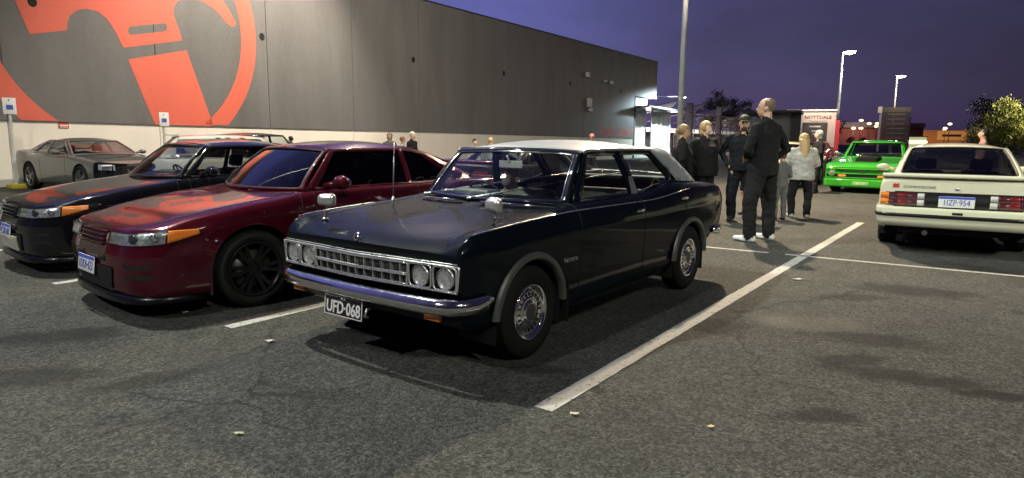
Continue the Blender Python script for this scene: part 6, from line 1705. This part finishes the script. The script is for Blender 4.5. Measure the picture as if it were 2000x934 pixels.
    for p in me.polygons:
        c = p.center; key = (round(c.x / .02), round(c.y / .02), round(c.z / .02))
        k = cache.get(key)
        if k is None:
            best = (9, 0); low = c.z < (hem + dz - .012) * s
            for a, ra, ab, dr, l2, mi in A:
                if low and mi == 0 and a.z > (hem + dz - .01) * s and abs(c.y) < .26 * B * s and not seated and abs(a.y) < .17 * s: continue
                q = c - a; tt = max(0, min(1, q.dot(ab) / l2)); d = (q - ab * tt).length - (ra + dr * tt)
                if d < best[0]: best = (d, mi)
            k = best[1]; cache[key] = k
        if k == 3 and voxel < .018:
            if min((c - e_).length for e_ in eyes) < .0125 * s: k = 4
            elif abs((c - mouth).dot(HR @ V3((0, 0, 1)))) < .006 * s and (c - mouth).length < .026 * s: k = 5
        mi_out.append(k)
    cv = set()
    for p, k in zip(me.polygons, mi_out):
        if k in (0, 1): cv.update(p.vertices)
    nr = [me.vertices[i].normal.copy() for i in range(len(me.vertices))]
    for i in cv:
        q = me.vertices[i].co
        d_ = .011 * noise.noise(V3((q.x * 7 + x, q.y * 7, q.z * 11))) + .007 * noise.noise(V3((q.x * 16, q.y * 16 + y, q.z * 22)))
        me.vertices[i].co = q + nr[i] * d_
    me.polygons.foreach_set('material_index', mi_out); me.polygons.foreach_set('use_smooth', [True] * len(mi_out)); me.update()
    def child(mbx, name, m, th=None):
        mbx.v = [tuple((hp(p)) * s) for p in mbx.v]; ob = mbx.build(name, m, t); return ob
    def cap_shell(r, zc, back=-.012, cut=lambda p: True, grow=1.0):
        q = MB(); nu, nv = 28, 16; vs = []; fs = []
        for i in range(nv + 1):
            th = math.pi * i / nv
            for k in range(nu):
                a = 2 * math.pi * k / nu; j = 1 + .03 * math.sin(7 * a + 3 * th)
                vs.append(V3((back + r[0] * j * math.sin(th) * math.cos(a), r[1] * j * math.sin(th) * math.sin(a), zc + r[2] * j * math.cos(th))))
        for i in range(nv):
            for k in range(nu):
                f = (i * nu + k, (i + 1) * nu + k, (i + 1) * nu + (k + 1) % nu, i * nu + (k + 1) % nu)
                c = sum((vs[v] for v in f), V3((0, 0, 0))) / 4
                if cut(c): fs.append(f)
        q.add(vs, fs, 0, True); return q
    if hair == 'short': child(cap_shell((.108, .088, .106), .034, -.018, lambda c: c.z > .055 or c.x < -.02 and c.z > -.06), 'hair', hair_m)
    elif hair == 'crop': child(cap_shell((.1015, .080, .0985), .029, -.0125, lambda c: (c.z > .0 and c.x < -.0 and c.z < .085) or (c.x < -.045 and c.z > -.04)), 'hair', hair_m)
    elif hair == 'bob':
        child(cap_shell((.114, .100, .112), .030, -.020, lambda c: c.z > .075 or c.x < .035), 'hair', hair_m)
        q = MB(); q.ell((-.05, 0, -.06), (.065, .092, .085)); child(q, 'hair_back', hair_m)
    elif hair == 'tied':
        child(cap_shell((.110, .090, .108), .034, -.018, lambda c: c.z > .060 or c.x < .0), 'hair', hair_m)
        q = MB(); q.ell((-.125, 0, .01), (.042, .038, .042)); q.tube([(-.13, 0, 0), (-.15, 0, -.06), (-.13, 0, -.13)], [.03, .026, .008], 8); child(q, 'ponytail', hair_m)
    elif hair == 'long':
        child(cap_shell((.116, .100, .112), .030, -.020, lambda c: c.z > .075 or c.x < .04), 'hair', hair_m)
        q = MB()
        def lock(u, v):
            a = (u - .5) * 2.6; rr = .105 + .035 * v - .02 * v * v
            return V3((-.03 - rr * math.cos(a) * (1 + .35 * v * (1 - v)) - .045 * v, rr * math.sin(a) * (1.0 - .22 * v), .02 - .42 * v + .015 * math.sin(14 * u) * v))
        q.grid(lock, [i / 22 for i in range(23)], [i / 10 for i in range(11)]); ob = child(q, 'long_hair', hair_m); solid(ob, .012, 0)
    if cap:
        q = cap_shell((.112, .092, .098), .045, -.010, lambda c: c.z > .045)
        q.grid(lambda u, v: V3((.085 + .075 * u, (v * 2 - 1) * (.078 - .012 * u * u), .052 - .012 * u - .020 * (v * 2 - 1) ** 2)), [0, .5, 1], [i / 8 for i in range(9)]); ob = child(q, 'cap', cap); solid(ob, .006, 0)
    if beard:
        q = cap_shell((.050, .050, .052), -.078, .052, lambda c: c.x > .05 and c.z < -.066 or c.x > .085 and c.z < -.036); child(q, 'beard', beard)
    return t
GP = 'people standing in a group beyond the saloon'
person('tall man with cropped hair, black top and white shoes, his back to us', 3.52, 9.33, 1.99, 128, BLKC, DKT, WSHOE, SKIN, 'crop', STUB, ('front', 'pocket'), head_turn=28, stance=.30, stride=.02, build=1.20, hem=.82, sleeves=.62, group=GP)
person('bearded man in black cap and navy jumper facing us', 4.02, 11.65, 1.83, -112, NAVY, NAVY, BSHOE, SKIN, 'crop', BROWN, ('pocket', 'pocket'), head_turn=6, stance=.20, build=1.22, cap=mat('black_cap', (.012, .012, .013), .7), beard=mat('dark_beard', (.05, .03, .022), .8, noise_=(70, .3)), group=GP)
person('blond woman in black jacket behind the boot of the saloon', 3.40, 11.8, 1.73, -62, BLKC, NAVY, BSHOE, SKIN2, 'bob', BLOND, ('pocket', 'pocket'), head_turn=8, build=1.18, bulk=.05, hem=.80, group=GP)
person('woman in black coat with tied hair, in profile facing right', 2.93, 11.5, 1.66, -8, BLKC, BLKC, BSHOE, SKIN, 'tied', mat('dark_blond_hair', (.22, .14, .07), .5, noise_=(60, .3)), ('hang', 'hang'), head_tilt=4, build=1.15, bulk=.05, hem=.72, group=GP)
person('dark haired person in shorts with a hand raised to the mouth', 4.56, 12.7, 1.64, -130, BLKC, BLKC, BSHOE, SKIN, 'short', DARKH, ('hang', 'raised'), stance=.16, shorts=True, group=GP)
person('girl with long fair hair and pale grey jacket, seen from behind', 5.36, 12.3, 1.54, 84, GREYC, BLKC, mat('grey_shoe', (.34, .33, .32), .6), SKIN2, 'long', BLOND, ('front', 'front'), stance=.24, stride=.03, build=1.16, bulk=.045, hem=.80, group=GP)
person('child in grey tracksuit half hidden behind the tall man', 4.83, 11.9, 1.22, 100, GREYT, GREYT, BSHOE, SKIN, 'short', BROWN, ('front', 'front'), group=GP)
person('grey haired person in a black jacket beside the green pickup', 8.33, 18.2, 1.70, 175, BLKC, DKT, BSHOE, SKIN2, 'bob', GREYH, ('front', 'front'), bulk=.02, group=GP, voxel=.016)
FG = 'people standing near the wall beyond the parked cars'
far = [('dark haired person in dark top over the roof of the black coupe', 516, 22, 265, 'short', DARKH, BLKC, -60), ('person in a black top seen between the two coupes roofs', 571, 22, 267, 'short', DARKH, BLKC, 150),
       ('woman with brown shoulder length hair above the burgundy roof', 762, 21, 261, 'bob', mat('light_brown_hair', (.22, .15, .09), .5), GREYT, -75), ('red haired person beside the white haired man', 787, 22, 268, 'short', mat('red_hair', (.28, .09, .04), .5), GREYC, 10),
       ('white haired man in black jacket above the burgundy roof', 806, 20, 258.5, 'short', mat('white_hair', (.62, .60, .55), .6), BLKC, -30), ('dark haired person behind the far dark saloon', 926, 20, 272, 'short', DARKH, GREYC, -60),
       ('fair haired person over the white roof of the saloon', 957, 20, 270, 'short', BLOND, GREYC, 60)]
for lb, u, d_, v, h, hm, tp, az in far:
    X = (u - 1000) / 1290 * d_; z = 1.405 + (272 + (u - 1000) * .0087 - v) / 1290 * d_
    person(lb, X, d_ * 1.0, z, az, tp, DKT, BSHOE, SKIN2, h, hm, ('hang', 'hang'), group=FG, voxel=.02)
person('person in a pink cap over the white roof of the saloon', 2.83, 24, 1.60, -80, GREYT, DKT, BSHOE, SKIN2, None, BROWN, ('hang', 'hang'), cap=mat('pink_cap', (.75, .25, .22), .7), group=FG, voxel=.02)
person('person in dark clothes right of the orange building, over the white car', 12.3, 17.5, 1.76, 150, mat('dusty_pink_top', (.3, .17, .15), .8), DKT, BSHOE, SKIN, 'short', DARKH, ('hang', 'hang'), voxel=.02)
# driver
def in_car(cx, cy, deg, p):
    a = R(deg); return (cx + p[0] * math.cos(a) - p[1] * math.sin(a), cy + p[0] * math.sin(a) + p[1] * math.cos(a))
dx, dy = in_car(.243, 5.675, -127, (.10, -.26))
person('seated driver in grey green top behind the windscreen of the saloon', dx, dy, 1.68, -127, OLIVE, DKT, BSHOE, SKIN2, 'short', BROWN, ('wheel', 'front'), head_turn=20, seated=True, base_z=.03, beard=mat('grey_beard', (.3, .28, .26), .8), hem=.84)
# ------------------------------------------------------------------ garden yard fence, shade sails, far buildings, lamps and trees
MESHM = glass('mesh_screen', (.55, .50, .52), .0)
mfr = mat('dark_fence_steel', (.035, .032, .034), .6, .3)
fn_ = thing('yard_fence', 'tall dark mesh fence with a top rail running on from the warehouse', 'fence', wp(50.6, 0))
FO = wp(50.6, 0)
def fb(mb, name, m, parent=None, **k):
    mb.v = [tuple(V3(p) - FO) for p in mb.v]; return mb.build(name, m, parent or fn_, **k)
RZ = Matrix.Rotation(TH, 3, 'Z')
def wbox(s, d, z, sx, sy, sz):
    mb = MB(); mb.box((0, 0, 0), (sx, sy, sz), rot=RZ); c = wp(s, z, d); mb.v = [tuple(V3(p) + c) for p in mb.v]; return mb
s = 54.6
while s < 112:
    fb(wbox(s, -.1, 2.45, .5, .5, 4.9), 'fence_post', mfr); s += 9.05
fb(wbox(81, 0, 3.95, 61, .07, .10), 'top_rail', mat('rail_grey', (.16, .14, .15), .5, .4))
fb(wbox(81, 0, 2.05, 61, .05, .06), 'mid_rail', mfr)
k = 0; s = 51.2
while s < 111:
    fb(wbox(s, 0, 2.0, .06, .06, 3.95), 'fence_picket', mfr); s += 1.5
vs = []; mb = MB()
s = 51.0
while s < 111:
    for a, b in (((s, .1), (s + 1.9, 3.9)), ((s + 1.9, .1), (s, 3.9))):
        mb.tube([wp(a[0], a[1], -.02), wp(b[0], b[1], -.02)], .012, 4)
    s += .38
tag(fb(mb, 'fence_mesh', mfr, recalc=False), kind='stuff')
SAIL = mat('shade_cloth', (.50, .40, .42), .9, noise_=(2, .15))
for i, (s0, s1, hi, lo, side) in enumerate(((51.5, 54.4, 5.2, 4.3, 1), (55.1, 63.2, 5.4, 3.9, 1), (64.2, 72.2, 5.5, 4.1, 1), (73.2, 81, 5.3, 4.1, 1), (82, 90, 5.3, 4.1, 1))):
    mb = MB(); mb.grid(lambda u, v: wp(s0 + (s1 - s0) * u, (lo + (hi - lo) * (u ** 1.0)) - v * .9 + .22 * 4 * u * (1 - u) * -1 + .0 * v, -1.2 - 4.5 * v), [i2 / 8 for i2 in range(9)], [0, .5, 1])
    so = mb.build('shade_sail', SAIL); solid(so, .02, 0)
    tag(so, ('first', 'second', 'third', 'fourth', 'fifth')[i] + ' shade sail from the warehouse, slung behind the yard fence', 'shade sail', 'shade sails over the yard')
# long low shelter with pale fascia inside the yard
sh = thing('yard_shelter', 'low yard shelter with pale glowing fascia behind the fence', 'shelter', wp(51, 0, -4))
SO = wp(51, 0, -4)
def sbx(mb, n_, m): mb.v = [tuple(V3(p) - SO) for p in mb.v]; return mb.build(n_, m, sh)
sbx(wbox(80, -6, 2.5, 56, .3, .42), 'fascia', mat('glowing_fascia', (.55, .60, .54), .5, emit=(.75, .82, .72), es=.22))  # faint glow in the fascia stands in for the lit stock
sbx(wbox(80, -8.5, 2.75, 56, 5, .08), 'shelter_roof', mfr)
sbx(wbox(80, -11, 1.3, 56, .2, 2.6), 'back_wall', mat('yard_back_wall', (.22, .20, .20), .8, noise_=(.6, .4)))
for i in range(9): sbx(wbox(53 + 6.6 * i, -6, 1.2, .2, .2, 2.4), 'shelter_post', mfr)
def block(name, label, cat, x0, x1, y, z1, depth, m, yaw=0.0):
    t = thing(name, label, cat, ((x0 + x1) / 2, y, 0), yaw)
    return t
def lb(t, c, d, name, m, rot=None):
    mb = MB(); mb.box(c, d, rot=rot); return mb.build(name, m, t)
# pale shop block with a dark poster panel and red edge
YV = -R(25)
t = thing('shop_building', 'pale shop block with dark poster, small lettering and red edge', 'building', (26.65, 60, 0), YV)
PALEB = concrete('cream_cladding', (.50, .41, .36), .6, .06)
lb(t, (0, 3, 2.06), (4.0, 6, 4.12), 'wall', PALEB)
lb(t, (0, -.05, 4.17), (4.1, .3, .12), 'roof_edge', mat('pale_cap', (.75, .68, .62), .5))
lb(t, (.35, -.03, 1.75), (2.0, .06, 2.7), 'poster_panel', mat('dark_poster', (.035, .033, .036), .4, noise_=(1.4, .4)))
for z_, w_ in ((2.75, .95), (2.35, .55), (2.1, .3)): lb(t, (.35, -.08, z_), (w_, .03, .12), 'poster_print', mat('poster_pale', (.45, .42, .42), .5))
lb(t, (2.18, .0, 1.75), (.30, .3, 3.1), 'red_edge', mat('red_band', (.55, .03, .05), .5))
text('NOTTDALE', .38, 'lettering', mat('brown_letters', (.16, .07, .06), .5), t, frame_m((.55, -.02, 3.55), (1, 0, 0), (0, 0, 1)), .01, sx=1.1, bold=.01)
text('Trading Hours', .24, 'lettering', mat('grey_letters', (.10, .09, .09), .5), t, frame_m((.55, -.02, 3.22), (1, 0, 0), (0, 0, 1)), .01)
lb(t, (-1.55, -.4, 2.0), (.9, .5, 3.4), 'lit_bay', mat('lit_bay_white', (.7, .62, .55), .5, emit=(1, .82, .66), es=.30))
for z_ in (2.55, 1.55): lb(t, (-1.62, -.68, z_), (.6, .05, .22), 'bay_light', mat('bay_lamp', (1, .9, .8), .4, emit=(1, .82, .6), es=5))
lb(t, (-1.25, -.3, 3.6), (.55, .5, .55), 'dark_box', mfr)
t = thing('grey_shed', 'dark grey shed left of the pale shop block', 'building', (22.4, 58, 0), YV)
lb(t, (0, 3, 1.9), (4.6, 6, 3.8), 'wall', mat('shed_grey', (.17, .16, .18), .8, noise_=(.8, .2))); lb(t, (0, -.1, 3.86), (4.8, 6.4, .14), 'roof', mfr); lb(t, (1.9, -.1, 1.9), (.75, .2, 3.7), 'door', mfr)
# multi-tenant pylon sign
t = thing('pylon_sign', 'tall dark pylon sign of stacked panels with a pale edge', 'sign', (45.5, 80, 0), YV)
for i in range(7):
    lb(t, (.1, 0, 1.35 + .56 * i), (2.9, .4, .50), 'sign_panel', (mat('panel_dark', (.05, .045, .05), .4), mat('panel_maroon', (.09, .035, .04), .4), mat('panel_dark', (.05, .045, .05), .4))[i % 3])
    lb(t, (.1, -.22, 1.35 + .56 * i), (1.8, .03, .14), 'panel_print', mat('panel_print_grey', (.16, .13, .13), .5))
lb(t, (.1, 0, 5.25), (2.95, .45, .55), 'sign_head', mat('panel_olive', (.10, .10, .085), .5))
lb(t, (-1.65, 0, 5.25), (.45, .45, .75), 'sign_cap', mat('sign_white', (.8, .8, .78), .5))
lb(t, (-1.55, .1, 2.6), (.22, .3, 4.6), 'sign_post', mat('pale_post', (.45, .42, .42), .5)); lb(t, (1.6, .1, 2.2), (.12, .3, 4.4), 'sign_post', mfr)
# red fascia store, orange store
t = thing('red_store', 'distant red store with glowing red letters on its fascia', 'building', (198, 390, 0), YV); t.scale = (3.2, 3.2, 2.6)
lb(t, (0, 8, 1.9), (22, 16, 3.8), 'wall', mat('brick_red_wall', (.30, .085, .07), .7, noise_=(.5, .2)))
lb(t, (0, -.1, 4.2), (22.4, .4, .9), 'fascia', mat('fascia_grey', (.26, .20, .20), .6)); lb(t, (0, -.35, 4.75), (22.6, .3, .10), 'roof_edge', mat('pale_cap', (.75, .68, .62), .5))
text('NATION', 1.5, 'store_lettering', mat('lit_red_letters', (.6, .05, .03), .5, emit=(1, .13, .07), es=.8), t, frame_m((-8.2, -.34, 4.1), (1, 0, 0), (0, 0, 1)), .05, bold=.03)
t = thing('orange_store', 'distant orange store beyond the white car', 'building', (250, 400, 0), YV); t.scale = (3.2, 3.2, 2.6)
lb(t, (-2, 8, 1.7), (16, 16, 3.4), 'wall', mat('orange_wall_glow', (.55, .19, .05), .7, emit=(1, .38, .10), es=.05)); lb(t, (3.2, -.1, 2.2), (4.4, .2, 2.0), 'lit_sign', mat('orange_sign', (.6, .25, .08), .6, emit=(1, .42, .12), es=.14)); lb(t, (3.2, -.25, 2.2), (3.0, .06, .5), 'sign_print', mat('brown_letters', (.16, .07, .06), .5))  # store wall given a faint glow in place of light falling on it
t = thing('green_kiosk', 'small pale green lit kiosk left of the orange store', 'kiosk', (57.5, 95, 0), YV)
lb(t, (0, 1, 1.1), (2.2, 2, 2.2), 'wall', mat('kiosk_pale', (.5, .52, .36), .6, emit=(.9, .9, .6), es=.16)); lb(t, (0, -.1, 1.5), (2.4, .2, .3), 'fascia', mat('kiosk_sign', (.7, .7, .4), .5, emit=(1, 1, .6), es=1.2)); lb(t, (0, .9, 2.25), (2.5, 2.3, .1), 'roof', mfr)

for x_, y_, z_, w_, c_ in ((26.4, 57.6, 5.6, 420, (1, .84, .70)), (22.6, 55.6, 5.4, 350, (1, .84, .7)), (44.5, 77, 7.0, 160, (1, .8, .6)), (192, 374, 19, 7000, (1, .75, .6)), (232, 380, 19, 8000, (1, .75, .5))):
    l_ = spot('lamp_light_front', (x_, y_, z_), (x_ + .3, y_ + 2.6, 1.2), w_, c_, 150, .15)  # added spots without fittings that brighten the shop, shed, pylon and store fronts
for s_ in (53, 59, 68, 77):
    d = bpy.data.lights.new('sail_fill_light', 'POINT'); d.energy = 420; d.color = (1, .80, .80); d.shadow_soft_size = .2  # added points without fittings, to brighten the sails from below
    o = bpy.data.objects.new('sail_fill_light', d); COL.objects.link(o); o.location = wp(s_, 2.55, -3.4)
FARL = mat('far_lamp_lens', (1, .9, .75), .4, emit=(1, .74, .44), es=1.1)
HEADL = mat('near_lamp_lens', (.95, 1, .9), .4, emit=(.95, 1, .80), es=45)
lp1 = lamp_post(29.95, 62, 9.5, .15, 'tall lit street lamp left of the pylon sign, greenish white head', 'lit street lamps over the car park', (1, -.3), r0=.14, lens=HEADL, rad=.50)
lp2 = lamp_post(47.25, 83.5, 9.5, .02, 'lit street lamp directly in front of the pylon sign', 'lit street lamps over the car park', (1, -.3), r0=.16, lens=LEDM, rad=.50)
spot('lamp_light_far', (31.5, 61.2, 9.2), (30.5, 58, 0), 2200, (1, .95, .80), 150, .3)
spot('lamp_light_far', (48.6, 82.6, 9.2), (47, 78, 0), 2200, (1, .80, .58), 150, .3)
fl_ = [(195, 310), (300, 350), (405, 350), (395, 385), (105, 410), (200, 410), (280, 440), (460, 460), (540, 460), (120, 505), (195, 500), (8, 555), (965, 495), (1065, 480), (1335, 355), (1280, 410), (1270, 440), (1215, 510)]
for k_, (px_, py_) in enumerate(sorted(fl_)):
    u = 1640 + px_ / 6.667; v = 190 + py_ / 6.667; hz_ = 272 + (u - 1000) * .0087; d_ = 7.8 * 1290 / max(12, hz_ - v)
    X = (u - 1000) / 1290 * d_; h_ = 1.405 + (hz_ - v) / 1290 * d_
    t = thing('street_lamp', ('far lit street lamp above the green pickup, number %d from the left of its cluster' % (k_ + 1) if k_ < 12 else 'far lit street lamp over the white car, number %d from the left of its cluster' % (k_ - 11)), 'street lamp', (X, d_, 0), 0, 'far lamps of the distant car park')
    mb = MB(); mb.tube([(0, 0, 0), (0, 0, h_)], [.16, .10], 6); mb.build('pole', POLEM, t)
    mb = MB(); mb.ell((0, 0, h_), (d_ * .0036, d_ * .0019, d_ * .0019), nu=10, nv=6); mb.build('lamp_head', FARL, t)
lamp_post(32.6, 41.5, 4.0, .3, 'low street lamp lighting the yellow green tree', None, (-1, -.2), r0=.09, lens=HEADL, rad=.28)
spot('lamp_light_tree', (30.9, 37.6, 5.6), (29.9, 40, 2.0), 1700, (1, .93, .60), 120, .3)

# ------------------------------------------------------------------ trees
def tree(label, x, y, h, rad, col, n=2600, leaf=.16, trunk_h=None, group=None, seed=1, squash=1.0, zc=None):
    r = random.Random(seed)
    t = thing('tree', label, 'tree', (x, y, 0), 0, group)
    th = trunk_h or h * .35
    mb = MB(); mb.tube([(0, 0, 0), (r.uniform(-.1, .1), 0, th * .6), (r.uniform(-.2, .2), r.uniform(-.2, .2), th * 1.2)], [h * .03, h * .022, h * .014], 8)
    tips = []
    cz = zc or (h - rad * squash)
    for k in range(13):
        a = 2 * math.pi * k / 13 + r.uniform(-.3, .3); e_ = r.uniform(-.5, 1.0); q = r.uniform(.55, 1.0)
        tip = V3((math.cos(a) * rad * q * math.cos(e_), math.sin(a) * rad * q * math.cos(e_), cz + rad * squash * q * math.sin(e_)))
        b0 = V3((0, 0, th * r.uniform(.6, 1.15))); mid = b0.lerp(tip, .5) + V3((0, 0, .1 * h * r.random()))
        mb.tube([b0, mid, tip], [h * .010, h * .006, h * .002], 5); tips.append(tip); tips.append(mid)
    mb.build('trunk', mat('bark', (.07, .055, .04), .9, noise_=(6, .3)), t)
    vs = []; fs = []
    for k in range(n):
        c = tips[r.randrange(len(tips))]
        d = V3((r.gauss(0, 1), r.gauss(0, 1), r.gauss(0, .8))) * rad * .17
        p = c + d; M = Euler((r.uniform(0, 6.3), r.uniform(0, 6.3), r.uniform(0, 6.3))).to_matrix(); s_ = leaf * r.uniform(.6, 1.4)
        b = len(vs)
        vs += [p + M @ V3(q) * s_ for q in ((-.5, 0, 0), (0, -.25, .06), (.5, 0, 0), (0, .25, .06))]; fs += [(b, b + 1, b + 2, b + 3)]
    m2 = MB(); m2.add(vs, fs)
    m2.build('crown', mat('leaf_' + label.split()[0] + str(seed), col, .6, noise_=(.9, .35)), t, recalc=False)
    return t
tree('yellow green tree lit by a lamp at the right edge', 29.9, 40, 4.1, 1.75, (.13, .135, .018), 11000, .15, 1.2, None, 5, 1.0, 2.25)
tree('dark tall tree behind the yellow green tree', 53.5, 72, 7.6, 3.7, (.018, .022, .014), 9000, .26, 2.5, 'dark trees on the skyline', 7, .9)
tree('low dark tree left of the yellow green tree', 53.0, 75, 4.4, 2.0, (.018, .022, .014), 4500, .22, 1.5, 'dark trees on the skyline', 8)
tree('tall dark tree behind the shade sails', 26.2, 86, 8.4, 2.3, (.022, .022, .016), 6000, .24, 3, 'dark trees on the skyline', 9, 1.3)
tree('dark bushy tree right of the shade sails', 29.2, 87, 6.9, 1.7, (.022, .022, .016), 4000, .22, 2.2, 'dark trees on the skyline', 10, 1.1)
tree('dark tree behind the pylon sign', 52.5, 112, 6.4, 2.6, (.02, .02, .016), 1500, .36, 2, 'dark trees on the skyline', 11)
# low dark hills of roofs and planting along the horizon
mb = MB(); vs = []; nn = 90
for i in range(nn + 1):
    a = R(100 - 110 * i / nn); rr = 520; h_ = 6.5 + 4.0 * noise.noise(V3((i * .31, 0, 0))) + 1.4 * noise.noise(V3((i * 1.1, 3, 0)))
    vs += [V3((rr * math.cos(a), rr * math.sin(a), -1)), V3((rr * math.cos(a), rr * math.sin(a), h_)), V3(((rr + 40) * math.cos(a), (rr + 40) * math.sin(a), h_ * .9)), V3(((rr + 40) * math.cos(a), (rr + 40) * math.sin(a), -1))]
mb.add(vs, [(4 * i + q, 4 * i + q + 1, 4 * i + q + 5, 4 * i + q + 4) for i in range(nn) for q in range(3)])
tag(mb.build('distant_terrain', mat('distant_planting', (.020, .020, .022), .9)), kind='structure')
